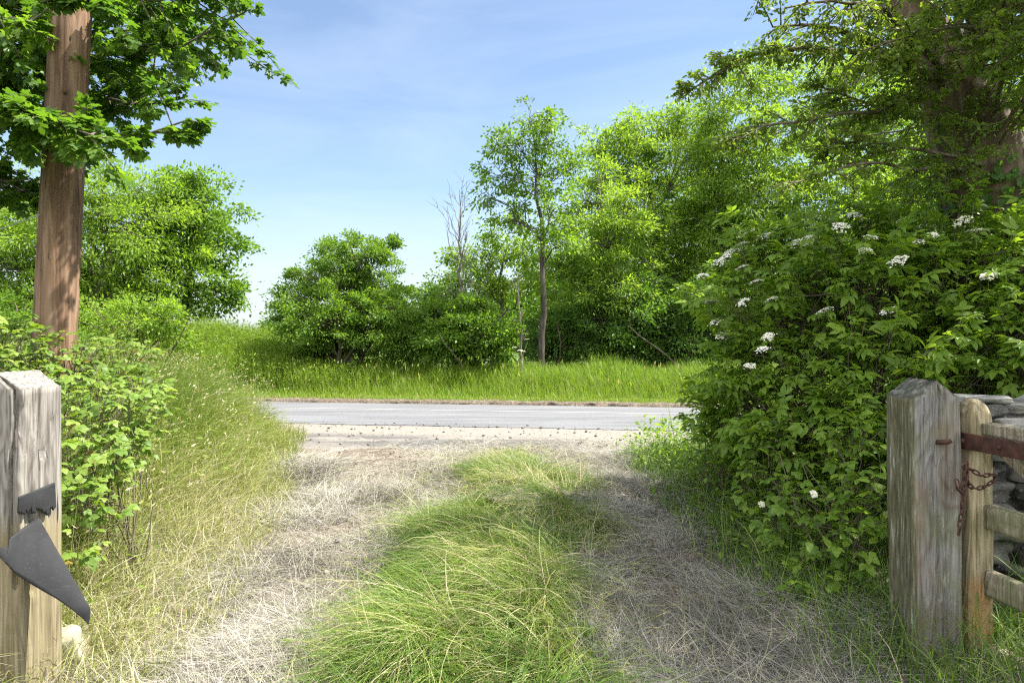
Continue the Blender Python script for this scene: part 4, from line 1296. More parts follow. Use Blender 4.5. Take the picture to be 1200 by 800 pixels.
# ================================================================== BRAMBLES, NETTLES AND SMALL PLANTS
def bramble(name, label, base, spec, seed, size, n_leaf, mat=M_BRA, flowers=(), tplm=BRAMBLE_LEAF):
    rng = rng_of(seed)
    base = np.asarray(base, float)
    root = thing(name, label, 'bramble', base)
    st = MB(); lv = MB()
    vol = sum(r ** 2 for *_, r in spec)
    for px, py, Y, r in spec:
        c = at(px, py, Y)
        n = max(4, int(n_leaf * r * r / vol))
        d = unit(rng, n); rad = rng.random(n) ** 0.5
        P = c + d * (r * rad)[:, None]
        P[:, 2] = np.maximum(P[:, 2], H(P[:, 0], P[:, 1]) + 0.04)
        for k in range(max(3, int(18 * r))):
            b = base + np.array([rng.normal() * 0.12, rng.normal() * 0.12, 0]); b[2] = float(H(b[0], b[1])) - 0.03
            e = c + unit(rng, 1)[0] * r * 0.9
            st.tubes(curve_path(b, e, 8, rng, 0.22, 0.03), np.linspace(0.0055, 0.002, 8), 5)
        ax = d + unit(rng, n) * 0.8; ax[:, 2] = ax[:, 2] * 0.4 - 0.1
        nn = np.array([0, -0.25, 1.0]) + unit(rng, n) * 0.45
        lv.scatter(tplm, P, frames(ax, nn), size * (0.6 + 0.7 * rng.random(n)), np.clip(rng.random(n) * 0.97 + (rng.random(n) < 0.015), 0, 1))
        A = P.copy(); A += (c - P) * 0.35 + np.array([0, 0, -0.06])
        st.tubes(np.stack([A, (A + P) / 2, P], 1), np.tile([0.0022, 0.0016, 0.001], (n, 1)), 3)
    st.build('stem', M_TWIG, root, True)
    lv.build('foliage', mat, root)
    m_ = bpy.data.materials['elder_blossom']
    for px, py, Y in flowers:
        o = umbel_mesh(rng, 0.019).build('flower', m_, root)
        o.location = Vector(at(px, py, Y)); o.rotation_euler = (0.9, 0, 0)
    settle(root)
    return root


bramble('bramble_bush', 'sunlit bramble with pale green leaves beside the left post', gz(130, 4.2),
        [(105, 490, 4.1, .26), (150, 480, 4.4, .26), (90, 530, 3.8, .20), (135, 535, 4.1, .18), (95, 585, 3.6, .14), (128, 598, 3.8, .09), (90, 455, 4.5, .22), (165, 458, 5.0, .16), (92, 640, 3.45, .10)], 601, 0.082, 640)
bramble('bramble_bush', 'low bramble on the left bank under the pole', gz(40, 5.0),
        [(30, 430, 4.6, .28), (80, 425, 5.2, .30), (140, 430, 5.6, .30), (0, 410, 4.9, .30), (-40, 440, 4.4, .3)], 602, 0.09, 900)
bramble('bramble_bush', 'shaded bramble with small leaves left of the right gate post', gz(990, 4.4),
        [(940, 600, 4.6, .30), (985, 640, 4.2, .24), (945, 680, 4.1, .14), (1010, 580, 4.3, .26), (900, 560, 5.2, .28), (1000, 520, 4.5, .22)], 603, 0.098, 330, M_ELD, [(893, 590, 4.85), (954, 578, 4.3)])
bramble('bramble_bush', 'spreading bramble at the road end of the elder', gz(850, 6.4),
        [(890, 530, 6.2, .34), (860, 540, 6.6, .28), (832, 540, 7.0, .24), (915, 520, 5.9, .32), (862, 500, 6.6, .32), (835, 500, 7.0, .26)], 604, 0.085, 800, M_ELD)


def leafy_weed(h, npair, leaf_l, rng, tplm=None, lean=0.1):
    st = MB(); lv = MB()
    e = np.array([rng.normal() * lean * h, rng.normal() * lean * h, h])
    p = curve_path(np.array([0, 0, -0.05]), e, 8, rng, 0, 0.02)
    st.tubes(p, np.linspace(0.0045, 0.0015, 8), 5)
    t = np.linspace(0.2, 0.98, npair)
    for i, q in enumerate(t):
        c = np.array([np.interp(q, np.linspace(0, 1, 8), p[:, k]) for k in range(3)])
        a = i * 1.57 + rng.normal() * 0.3
        for s in (0, math.pi):
            d = np.array([[math.cos(a + s), math.sin(a + s), -0.1 + 0.5 * q]])
            lv.scatter(tplm or LEAF, c[None], frames(d, np.array([[0, 0, 1.0]])), np.array([leaf_l * (1.1 - 0.7 * q) * (0.8 + 0.4 * rng.random())]), np.array([rng.random() * 0.9]))
    return st, lv


NETTLE = leaf_tpl(0.30, 0.08, 0.25, 0.08, 6)


def weed_kind(name, cat, group, spots, h, npair, leaf_l, mat, seed, label_first, label_of, head=None):
    rng = rng_of(seed)
    st, lv = leafy_weed(h, npair, leaf_l, rng, NETTLE)
    x, y, *_ = spots[0]
    root = bpy.data.objects.new(name, None); COL.objects.link(root)
    tag(root, label_first, cat, group)
    st.build('stem', M_GRN, root, True); lv.build('foliage', mat, root)
    if head:
        head(rng).build('flower_head', bpy.data.materials['elder_blossom'], root)
    for i, (x, y, s) in enumerate(spots):
        o = root
        if i:
            o = root.copy(); COL.objects.link(o)
            for ch in root.children:
                c = ch.copy(); COL.objects.link(c); c.parent = o
        o['label'] = label_of[i]
        o.location = (x, y, float(H(x, y))); o.scale = (s, s, s); o.rotation_euler = (rng.normal() * 0.08, rng.normal() * 0.08, rng.random() * 6.28)


def xy(px, Y):
    return (px - 600) / F * Y, Y


weed_kind('nettle', 'plant', 'nettles along the left bank', [(*xy(15, 4.4), 1.0), (*xy(48, 4.6), 0.9), (*xy(75, 4.9), 0.85), (*xy(-10, 4.2), 1.05), (*xy(115, 4.9), 0.8), (*xy(32, 5.0), 0.95), (*xy(150, 5.4), 0.8), (*xy(95, 5.8), 0.8), (*xy(5, 5.2), 1.1), (*xy(62, 5.6), 0.9), (*xy(175, 6.2), 0.85), (*xy(205, 6.6), 0.8)],
          0.95, 9, 0.10, M_BRA, 701, 'nettle', ['nettle stem standing above the left post, one of the bank nettles'] * 12)
weed_kind('hogweed_shoot', 'plant', 'pale shoots at the road end of the elder', [(*xy(795, 8.3), 1.0), (*xy(815, 8.1), 1.1), (*xy(835, 7.9), 1.15), (*xy(780, 8.4), 0.8), (*xy(850, 7.8), 1.1), (*xy(806, 7.9), 0.8), (*xy(826, 8.4), 1.1)],
          0.85, 9, 0.10, M_BRA, 702, 'shoot', ['pale sunlit weed shoot at the road end of the elder, one of several'] * 7)


def parsley_head(rng):
    mb = MB()
    for k in range(5):
        u = umbel_mesh(rng, 0.055)
        off = np.array([rng.normal() * 0.13, rng.normal() * 0.13, 0.92 + rng.normal() * 0.12])
        mb.add(np.concatenate(u.v) + off, np.concatenate(u.q), np.concatenate(u.t), np.concatenate(u.r))
        mb.tubes(np.array([[[0, 0, 0.5], off - np.array([0, 0, 0.1])]]), np.array([[0.006, 0.004]]), 4, 0.0)
    return mb


weed_kind('cow_parsley', 'plant', None, [(*xy(607, 19.4), 1.3)], 1.0, 5, 0.16, M_VER, 703, 'x', ['white flowering cow parsley on the verge in front of the thin pale sapling'], parsley_head)


def build_dock():
    rng = rng_of(711)
    x, y = xy(492, 3.42)
    root = thing('dock_plant', 'small dock rosette with broad green leaves low in the middle grass strip', 'plant', (x, y, float(H(x, y))))
    n = 11
    a = np.arange(n) * 2.4 + rng.normal(size=n) * 0.2
    d = np.stack([np.cos(a), np.sin(a), 0.35 + 0.5 * rng.random(n)], 1)
    lv = MB()
    lv.scatter(leaf_tpl(0.17, 0.12, 0.35, 0.04, 8), np.tile([x, y, float(H(x, y)) + 0.05], (n, 1)) + d * 0.02, frames(d, np.tile([0, 0, 1.0], (n, 1))), 0.16 + 0.12 * rng.random(n), rng.random(n) * 0.6)
    lv.build('leaf', M_BRA, root)
    settle(root)


build_dock()

# ================================================================== WOOD FOR POSTS AND GATE
def wood_mat(name, dark, mid_, light, green=0.0, rust=None, warm_below=None, grain=1.0, faces=False):
    m, nt = new_mat(name)
    g1 = noise(nt, 4, 8, 0.65, stretch=(16 * grain, 16 * grain, 0.55), dist=0.8)
    g2 = noise(nt, 3, 5, 0.6, stretch=(40 * grain, 40 * grain, 1.4))
    rn_ = noise(nt, 1.0, 3, 0.5, stretch=(5 * grain, 5 * grain, 0.9), dist=0.35)
    ring = mapr(nt, math_n(nt, 'SINE', math_n(nt, 'MULTIPLY', rn_, 95.0), 0.0), -1, 1)
    sp_ = noise(nt, 7, 5, 0.65, stretch=(1, 1, 0.5))
    c = ramp(nt, g1, [(0.28, dark), (0.47, mid_), (0.70, light)])
    c = mix(nt, mapr(nt, g2, 0.56, 0.66, 0, 0.75), c, mix(nt, 1.0, c, (0.45, 0.42, 0.40), 'MULTIPLY'))
    c = mix(nt, mapr(nt, ring, 0.55, 1.0, 0, 0.6), c, mix(nt, 1.0, c, (0.50, 0.47, 0.44), 'MULTIPLY'))
    if warm_below is not None:
        tc = N(nt, 'ShaderNodeTexCoord'); s = N(nt, 'ShaderNodeSeparateXYZ'); nt.links.new(tc.outputs['Object'], s.inputs[0])
        zz = math_n(nt, 'ADD', s.outputs['Z'], mapr(nt, sp_, 0, 1, -0.12, 0.12))
        warm = ramp(nt, g1, [(0.28, (0.070, 0.056, 0.030)), (0.5, (0.185, 0.155, 0.092)), (0.72, (0.30, 0.262, 0.175))])
        c = mix(nt, mapr(nt, zz, warm_below + 0.05, warm_below - 0.05), c, warm)
    if green:
        lz = noise(nt, 3.2, 5, 0.65)
        c = mix(nt, mapr(nt, lz, 0.46, 0.62, 0, green), c, mix(nt, g1, (0.055, 0.065, 0.025), (0.20, 0.205, 0.10)))
        l2 = noise(nt, 9, 5, 0.7, stretch=(5, 5, 0.6))
        c = mix(nt, mapr(nt, l2, 0.60, 0.68, 0, 0.8 * green), c, (0.40, 0.43, 0.36))
    if rust:
        rz = noise(nt, 4, 5, 0.65, stretch=(1, 1, 0.45))
        c = mix(nt, mapr(nt, rz, 0.48, 0.68, 0, 0.75), c, mix(nt, 1.0, rust, mix(nt, g1, (0.45, 0.45, 0.45), (1.3, 1.3, 1.3)), 'MULTIPLY'))
    if faces:
        tcn = N(nt, 'ShaderNodeTexCoord'); sn = N(nt, 'ShaderNodeSeparateXYZ'); nt.links.new(tcn.outputs['Normal'], sn.inputs[0])
        fl = noise(nt, 6, 6, 0.7, stretch=(9, 9, 0.9))
        moss = ramp(nt, fl, [(0.36, (0.045, 0.042, 0.022)), (0.52, (0.115, 0.108, 0.058)), (0.60, (0.17, 0.165, 0.115)), (0.66, (0.36, 0.37, 0.32))])
        c = mix(nt, mapr(nt, sn.outputs['X'], -0.45, -0.75, 0, 0.92), c, moss)
        tl = noise(nt, 24, 5, 0.65)
        topc = ramp(nt, tl, [(0.35, (0.035, 0.034, 0.026)), (0.55, (0.085, 0.085, 0.065)), (0.70, (0.22, 0.225, 0.19))])
        c = mix(nt, mapr(nt, sn.outputs['Z'], 0.25, 0.5), c, topc)
    bmp = mix(nt, 0.4, mix(nt, 0.5, g1, g2), ring)
    surf(nt, c, 0.85, 0.2, bmp, 0.8, 0.008)
    return m


M_POSTL = wood_mat('silvered_post_wood', (0.05, 0.044, 0.038), (0.19, 0.176, 0.158), (0.315, 0.298, 0.272), 0.10, None, 0.84)
M_POSTR = wood_mat('mossy_post_wood', (0.058, 0.054, 0.046), (0.160, 0.154, 0.143), (0.275, 0.270, 0.262), 0.50, (0.15, 0.105, 0.060), faces=True)
M_GATE = wood_mat('gate_wood', (0.10, 0.080, 0.045), (0.25, 0.205, 0.125), (0.40, 0.345, 0.23), 0.40, (0.40, 0.185, 0.055))
M_RAIL = wood_mat('rail_wood', (0.10, 0.085, 0.055), (0.23, 0.20, 0.145), (0.38, 0.34, 0.26), 0.75)
m, nt = new_mat('rusty_iron')
f = noise(nt, 22, 5, 0.65)
surf(nt, ramp(nt, f, [(0.3, (0.028, 0.017, 0.014)), (0.55, (0.070, 0.032, 0.023)), (0.75, (0.115, 0.055, 0.037))]), 0.75, 0.3, f, 0.4, 0.003, 0.2)
M_RUST = m
M_IRON, nt = new_mat('dull_iron'); surf(nt, (0.10, 0.095, 0.09), 0.6, 0.4, metallic=0.5)


def post_rings(w, d, h, ridge, seed, taper=0.0, cracks=()):
    """square post, worn edges, grain grooves and cracks; returns rings (K,S,3) in local space, gable ridge along y"""
    n = 16
    per = []
    for a in range(4):
        for k in range(n):
            t = -1 + 2 * k / n
            per.append({0: (t, -1), 1: (1, t), 2: (-t, 1), 3: (-1, -t)}[a])
    per = np.array(per, float)
    l = np.maximum(np.abs(per[:, 0]), np.abs(per[:, 1]))
    rnd = (np.abs(per[:, 0]) ** 10 + np.abs(per[:, 1]) ** 10) ** 0.1
    per = per / rnd[:, None]
    K = 56
    S = len(per); sidx = np.arange(S)
    rings = []
    for k in range(K):
        z = h * (k / (K - 1)) ** 0.9
        groove = (vnoise(sidx * 0.9, np.full(S, z * 2.2), seed) - 0.5) * 0.010 + (vnoise(sidx * 0.25, np.full(S, z * 1.2), seed + 3) - 0.5) * 0.016
        sc = 1 - taper * (z / h)
        x = per[:, 0] * w / 2 * sc; y = per[:, 1] * d / 2 * sc
        off = groove.copy()
        for cs, z0, z1, dep in cracks:
            if z0 <= z <= z1:
                cc = cs + 0.8 * math.sin(z * 9 + cs)
                off -= dep * np.exp(-((sidx - cc) / 0.75) ** 2)
        ln = np.hypot(per[:, 0], per[:, 1])
        x = x + per[:, 0] / ln * off; y = y + per[:, 1] / ln * off
        rings.append(np.stack([x, y, np.full(S, z)], 1))
    # pitched top: shear heights to a gable
    out = np.array(rings)
    for j in range(5):
        q = (j + 1) / 5
        r = out[K - 1].copy()
        r[:, 0] *= 1 - q * 0.985; r[:, 1] *= 1 - 0.03 * q
        r[:, 2] = h + ridge * q + (vnoise(sidx * 0.6, np.full(S, q * 5), seed + 8) - 0.5) * 0.010
        out = np.concatenate([out, r[None]])
    return out


def rot_z(v, a):
    c, s = math.cos(a), math.sin(a)
    v = np.asarray(v, float).copy()
    x = v[..., 0] * c - v[..., 1] * s; y = v[..., 0] * s + v[..., 1] * c
    v[..., 0] = x; v[..., 1] = y
    return v


def build_post_left():
    h = 1.42
    cx, cy = -2.125, 2.93
    g = float(H(cx, cy)) - 0.1
    root = thing('gate_post', 'silvery split timber post at the left edge, wrapped in torn black rubber', 'post', (cx, cy, 0), 'gate posts')
    R = post_rings(0.235, 0.255, h, 0.07, 11, 0.0, [(20.5, 0.55, 1.5, 0.030), (24, 1.12, 1.42, 0.040), (14.6, 0.6, 1.45, 0.045), (27, 0.9, 1.30, 0.022), (18, 1.15, 1.36, 0.020), (5, 0.3, 1.4, 0.030)])
    R[:, :, 2] += g * 0 - 0.12
    R = rot_z(R, RAD(-5)) + np.array([cx, cy, 0.1])
    mb = MB(); ring_loft(mb, R)
    mb.build('shaft', M_POSTL, root, True)
    # a bent nail
    nb = MB()
    face = -2.0
    p0 = np.array([face - 0.02, 2.90, EYE - (527 - 400) / F * 2.90])
    nb.tubes(np.array([p0, p0 + [0.03, 0, 0.003], p0 + [0.042, 0.002, -0.006], p0 + [0.044, 0.004, -0.035]])[None], np.array([[0.0022] * 4]), 6)
    nb.build('staple', M_IRON, root, True)
    settle(root)


build_post_left()


def build_post_right():
    cx, cy = 2.068, 3.425
    root = thing('gate_post', 'thick mossy grey timber post with pitched top, on the right before the elder', 'post', (cx, cy, 0), 'gate posts')
    R = post_rings(0.235, 0.27, 1.325, 0.085, 21, 0.0, [(8.5, 0.35, 1.40, 0.016), (12, 0.1, 1.0, 0.012), (53, 0.2, 1.2, 0.010), (5, 0.5, 1.1, 0.006)])
    R = rot_z(R, RAD(-3))
    R[:, :, 0] += -0.015 * (R[:, :, 2] - 0.6)
    R = R + np.array([cx, cy, 0])
    mb = MB(); ring_loft(mb, R)
    mb.build('shaft', M_POSTR, root, True)
    pb = MB()
    a = at(1101, 518, 3.29); b = at(1115, 516, 3.24)
    pb.tubes(np.array([a + [0, 0.06, 0.0], a, (a + b) / 2 + [0, -0.02, 0.0], b])[None], np.array([[0.011, 0.012, 0.011, 0.010]]), 8)
    pb.build('hinge_pin', M_RUST, root, True)
    settle(root)


build_post_right()


# ---- gate, swung open towards the camera
GD = np.array([0.15, -1.0, 0.0]); GD /= np.linalg.norm(GD)
GN = np.array([-GD[1], GD[0], 0.0])      # across the gate, towards the right


def plank(p0, p1, w, t, seed, mb=None, up=np.array([0, 0, 1.0]), rough=0.004, nseg=24):
    """worn board from p0 to p1: w tall, t thick"""
    mb = mb or MB()
    p0 = np.asarray(p0, float); p1 = np.asarray(p1, float)
    d = p1 - p0; L = np.linalg.norm(d); d /= L
    side = np.cross(d, up); side /= np.linalg.norm(side); u = np.cross(side, d)
    n = 8
    per = []
    for a in range(4):
        for k in range(n):
            s = -1 + 2 * k / n
            per.append({0: (s, -1), 1: (1, s), 2: (-s, 1), 3: (-1, -s)}[a])
    per = np.array(per, float); per /= ((np.abs(per[:, 0]) ** 8 + np.abs(per[:, 1]) ** 8) ** 0.125)[:, None]
    S = len(per); si = np.arange(S)
    rings = []
    for k in range(nseg + 1):
        q = k / nseg
        off = (vnoise(si * 0.8, np.full(S, q * L * 3), seed) - 0.5) * rough * 2
        rings.append(p0 + d * L * q + side[None] * (per[:, 0] * (t / 2 + off))[:, None] + u[None] * (per[:, 1] * (w / 2 + off))[:, None])
    rings = [np.tile(rings[0].mean(0), (S, 1)) + (rings[0] - rings[0].mean(0)) * 0.02] + rings
    ring_loft(mb, rings)
    return mb


def build_gate():
    hx, hy = 2.268, 3.345
    z0 = 0.03
    O_ = np.array([hx, hy, 0])
    root = thing('field_gate', 'weathered wooden field gate swung open beside the right post, rusty hinge strap', 'gate', (hx, hy, 0))
    mb = MB()
    # heel stile with a rounded top
    n = 8; rings = []
    w, t = 0.105, 0.125
    per = []
    for a in range(4):
        for k in range(n):
            s = -1 + 2 * k / n
            per.append({0: (s, -1), 1: (1, s), 2: (-s, 1), 3: (-1, -s)}[a])
    per = np.array(per, float); per /= ((np.abs(per[:, 0]) ** 9 + np.abs(per[:, 1]) ** 9) ** (1 / 9))[:, None]
    S = len(per); si = np.arange(S)
    zs = np.concatenate([np.linspace(z0, 1.20, 30), 1.20 + 0.12 * np.sin(np.linspace(0.1, 1, 8) * math.pi / 2)])
    for z in zs:
        q = max(0, (z - 1.20) / 0.121)
        sc = math.sqrt(max(0.0, 1 - q * q))
        off = (vnoise(si * 0.8, np.full(S, z * 3), 5) - 0.5) * 0.009
        # along the gate (w) and across it (t)
        a_ = per[:, 0] * (w / 2 + off) * (0.35 + 0.65 * sc); b_ = per[:, 1] * (t / 2 + off) * max(0.05, sc) 
        rings.append(O_ + GD[None] * a_[:, None] + GN[None] * (b_ - (1 - sc) * 0.02)[:, None] + np.array([0, 0, z]))
    ring_loft(mb, rings)
    mb.build('stile', M_GATE, root, True)
    L = 3.0
    for i, (z, w_) in enumerate([(1.175, 0.065), (0.755, 0.115), (0.435, 0.12), (0.085, 0.12)]):
        s = O_ + GN * 0.030 + GD * 0.05 + np.array([0, 0, z])
        plank(s, s + GD * L, w_, 0.06 if i else 0.085, 50 + i, nseg=60).build('rail', M_RAIL, root, True)
    e = O_ + GD * (L + 0.09) + GN * 0.03
    plank(e + [0, 0, 0.0], e + [0, 0, 1.25], 0.09, 0.08, 58, up=GD).build('stile', M_GATE, root, True)
    s = O_ + GN * 0.085 + GD * 0.06 + np.array([0, 0, 1.10])
    plank(s, s + GD * 1.6 + np.array([0, 0, -0.95]), 0.085, 0.04, 59, nseg=40).build('brace', M_RAIL, root, True)
    # hinge strap on the camera side
    st = MB()
    s = O_ - GN * 0.075 - GD * 0.075 + np.array([0, 0, 1.118])
    R = np.stack([GD, GN, [0, 0, 1]], 1)
    st.box(s + GD * 0.36, (0.74, 0.012, 0.078), R)
    strap = st.build('hinge_strap', M_RUST, root)
    bv = strap.modifiers.new('edge', 'BEVEL'); bv.width = 0.003; bv.segments = 2
    ey = MB(); c = s - GD * 0.012
    ey.tubes(np.array([c + [0, 0, -0.045], c + [0, 0, 0.045]])[None], np.array([[0.018, 0.018]]), 12)
    ey.build('hinge_eye', M_RUST, strap, True)
    for k in (0.09, 0.30, 0.55):
        b = MB(); c = s + GD * k - GN * 0.008
        bm = bmesh.new(); bmesh.ops.create_icosphere(bm, subdivisions=2, radius=1)
        tv = np.array([q.co[:] for q in bm.verts]); tt = np.array([[q.index for q in fc.verts] for fc in bm.faces]); bm.free()
        b.add(tv * 0.013 + c, None, tt); b.build('bolt', M_RUST, strap, True)
    settle(root)


build_gate()


def build_chain():
    """rusty chain looped round the stile"""
    root = None
    A = 18; B = 8
    L, Wd, r = 0.030, 0.017, 0.0036
    ring = []
    for k in range(A):
        q = k / A * 2 * math.pi
        cx = math.cos(q); sy = math.sin(q)
        x = (L - Wd) / 2 * (1 if cx > 0 else -1) * min(1, abs(cx) * 3) + Wd / 2 * cx; y = Wd / 2 * sy
        ring.append([x * 1.35, y, 0])
    ring = np.array(ring)

    def link_mesh():
        V = []
        T = np.roll(ring, -1, 0) - np.roll(ring, 1, 0); T /= np.linalg.norm(T, axis=1, keepdims=True)
        for p, t in zip(ring, T):
            nrm = np.array([-t[1], t[0], 0]); bz = np.array([0, 0, 1.0])
            for b in range(B):
                a = b / B * 2 * math.pi
                V.append(p + (nrm * math.cos(a) + bz * math.sin(a)) * r)
        q = []
        for i in range(A):
            for b in range(B):
                q.append([i * B + b, i * B + (b + 1) % B, ((i + 1) % A) * B + (b + 1) % B, ((i + 1) % A) * B + b])
        return np.array(V), np.array(q), E3
    tpl = link_mesh()
    mb = MB()
    # path: from behind the stile, across its face, to the post side, and a hanging tail
    Y1 = 3.235
    front = np.array([at(1163, 556, 3.22), at(1150, 557, 3.20), at(1136, 549, 3.19), at(1131, 547, 3.18)])
    loop2 = np.array([at(1166, 562, 3.22), at(1153, 571, 3.20), at(1140, 572, 3.19), at(1134, 566, 3.18), at(1132, 556, 3.18)])
    tail = np.array([at(1131, 548, 3.175), at(1130, 562, 3.17), at(1129, 580, 3.17), at(1127, 600, 3.17), at(1124, 622, 3.17)])
    tail2 = np.array([at(1134, 545, 3.17), at(1132, 560, 3.165), at(1126, 578, 3.165), at(1122, 566, 3.18)])
    for k, path in enumerate((front, loop2, tail, tail2)):
        s = np.concatenate([[0], np.cumsum(np.linalg.norm(np.diff(path, axis=0), axis=1))])
        n = max(2, int(s[-1] / 0.027))
        u = np.linspace(0, s[-1], n)
        p = np.stack([np.interp(u, s, path[:, i]) for i in range(3)], 1)
        t = np.gradient(p, axis=0)
        nn = np.array([np.array([0, 1.0, 0]) if i % 2 else np.array([1.0, 0.2, 0.6]) for i in range(n)]) + rng_of(k).normal(size=(n, 3)) * 0.25
        mb.scatter(tpl, p, frames(t, nn), np.ones(n), np.full(n, 0.5))
    o = mb.build('chain', M_RUST, None, True)
    tag(o, 'rusty iron chain looped round the gate stile and hanging down', 'chain')


build_chain()


# ---- dry stone wall
def stone_tpl(rng, sub=3):
    bm = bmesh.new(); bmesh.ops.create_cube(bm, size=2.0)
    bmesh.ops.subdivide_edges(bm, edges=bm.edges[:], cuts=sub + 6, use_grid_fill=True)
    v = np.array([q.co[:] for q in bm.verts])
    q = np.array([[a.index for a in fc.verts] for fc in bm.faces]); bm.free()
    n6 = (np.abs(v) ** 14).sum(1) ** (1 / 14)
    v = v / n6[:, None]
    # knock a few corners and edges off flat, as split stone has
    for _ in range(7):
        d = unit(rng, 1)[0] * np.array([1, 1, 0.8]); d /= np.linalg.norm(d)
        h = v @ d; cut = rng.uniform(0.72, 1.10)
        v = v - d[None] * np.maximum(h - cut, 0)[:, None]
    o = rng.random(3) * 20
    f = vnoise(v[:, 0] * 1.3 + o[0], v[:, 1] * 1.3 + v[:, 2] * 1.1 + o[1], int(o[2])) - 0.5
    f2 = vnoise(v[:, 0] * 5 + o[1], v[:, 2] * 5 + v[:, 1] * 4 + o[0], 5) - 0.5
    v = v * (1 + 0.26 * f + 0.09 * f2)[:, None]
    return v, q


m, nt = new_mat('wall_stone')
a = N(nt, 'ShaderNodeAttribute', attribute_name='rnd')
f = noise(nt, 9, 6, 0.65); g = noise(nt, 3, 4, 0.6)
c = mix(nt, 0.38, ramp(nt, a.outputs['Fac'], [(0, (0.022, 0.019, 0.015)), (0.5, (0.072, 0.064, 0.052)), (1, (0.36, 0.345, 0.315))]), ramp(nt, f, [(0.3, (0.035, 0.034, 0.03)), (0.5, (0.11, 0.11, 0.105)), (0.72, (0.22, 0.215, 0.205))]))
c = mix(nt, mapr(nt, g, 0.55, 0.68, 0, 0.6), c, (0.12, 0.135, 0.07))
l2 = noise(nt, 30, 5, 0.7)
c = mix(nt, mapr(nt, l2, 0.60, 0.66, 0, 0.7), c, (0.30, 0.31, 0.27))
surf(nt, c, 0.92, 0.2, f, 1.0, 0.03)
M_STONE = m


def build_wall():
    rng = rng_of(801)
    Y0 = 3.95
    root = thing('stone_wall', 'grey dry stone wall behind the open gate', 'wall', (4.2, Y0, 0))
    mb = MB()
    z = 0.0
    while z < 1.10:
        hh = rng.uniform(0.09, 0.16)
        x = 2.44 + rng.random() * 0.05
        while x < 6.6:
            w = rng.uniform(0.16, 0.42)
            v, q = stone_tpl(rng)
            d = rng.uniform(0.20, 0.26)
            v = v * np.array([w / 2, d, hh / 2 * 1.06])
            v = rot_z(v, rng.normal() * 0.05)
            mb.add(v + np.array([x + w / 2, Y0 + rng.normal() * 0.015, z + hh / 2 + rng.normal() * 0.006 + 0.02]), q, None, 0.55 * rng.random())  # body stones toned darker, standing in for the shadow behind the gate
            x += w * 1.0
        z += hh * 0.96
    # dark earth core
    mb.box((4.62, Y0 + 0.02, 0.53), (4.2, 0.22, 1.02), None, 0.0)
    mb.build('stonework', M_STONE, root, True)
    for i, (px, py, w, h, Yc) in enumerate([(1153, 470, .20, .055, 3.9), (1196, 478, .20, .06, 3.85), (1176, 497, .17, .07, 3.78), (1140, 490, .14, .06, 3.95), (1200, 497, .15, .08, 3.80), (1230, 470, .22, .07, 3.95), (1260, 490, .2, .08, 3.85)]):
        c = at(px, py, Yc); s = MB(); v, q = stone_tpl(rng)
        v = rot_z(v * np.array([w / 2 * 1.25, 0.15, h / 2 * 1.15]), rng.normal() * 0.2)
        s.add(v + c, q, None, 0.75 + 0.25 * rng.random()); s.build('coping_stone', M_STONE, root, True)  # top stones toned paler, as if lit
    settle(root)


build_wall()


# ---- stones at the left post
def loose_stone(label, px, py, Y, s, mat, seed, rz=0.3):
    rng = rng_of(seed); v, q = stone_tpl(rng)
    mb = MB(); mb.add(rot_z(v * np.array(s), rz), q, None, 0.5)
    o = mb.build('stone', mat, None, True); o.location = Vector(at(px, py, Y))
    tag(o, label, 'stone')


m, nt = new_mat('pale_lichened_stone')
f = noise(nt, 12, 6, 0.65); g = noise(nt, 6, 4, 0.6)
c = ramp(nt, f, [(0.3, (0.20, 0.175, 0.12)), (0.55, (0.38, 0.35, 0.26)), (0.75, (0.52, 0.49, 0.40))])
surf(nt, mix(nt, mapr(nt, g, 0.5, 0.65, 0, 0.6), c, (0.24, 0.25, 0.10)), 0.9, 0.2, f, 0.6, 0.01)
loose_stone('pale blocky stone on the grass at the foot of the left post', 79, 757, 3.22, (0.078, 0.075, 0.085), m, 901)
loose_stone('dark mossy stone wedged between the left post and the pale stone', 52, 760, 3.25, (0.05, 0.06, 0.09), M_STONE, 902)

# ---- torn black rubber on the left post
m, nt = new_mat('black_rubber')
f = noise(nt, 150, 3, 0.7); g = noise(nt, 5, 4, 0.6)
c = mix(nt, mapr(nt, g, 0.3, 0.7), (0.013, 0.0135, 0.015), (0.027, 0.028, 0.030))
c = mix(nt, mapr(nt, f, 0.64, 0.74, 0, 0.6), c, (0.13, 0.13, 0.128))
sc_ = noise(nt, 9, 6, 0.75, stretch=(1, 1, 4))
c = mix(nt, mapr(nt, sc_, 0.58, 0.70, 0, 0.30), c, (0.075, 0.074, 0.070))
surf(nt, c, 0.75, 0.25, f, 0.3, 0.002)
M_RUB = m


def rubber(name, label, top, bot, curv, seed):
    """sheet lofted between two torn edges, given in world points"""
    top = np.asarray(top, float); bot = np.asarray(bot, float)
    def res(p, n):
        return np.stack([np.interp(np.linspace(0, len(p) - 1, n), np.arange(len(p)), p[:, i]) for i in range(3)], 1)
    n, k = 78, 14
    A = res(top, n); B = res(bot, n)
    t = np.linspace(0, 1, k)[:, None, None]
    G = A[None] + (B - A)[None] * t
    G = G + np.array(curv) * np.sin(math.pi * t) * np.sin(math.pi * np.linspace(0, 1, n))[None, :, None]
    i = np.arange(k - 1)[:, None] * n + np.arange(n - 1)[None]
    q = np.stack([i, i + 1, i + n + 1, i + n], -1).reshape(-1, 4)
    me = mesh_from(name, G.reshape(-1, 3), q); me.materials.append(M_RUB)
    o = link(bpy.data.objects.new(name, me))
    so = o.modifiers.new('thickness', 'SOLIDIFY'); so.thickness = 0.007; so.offset = 0
    return tag(o, label, 'rubber sheet')


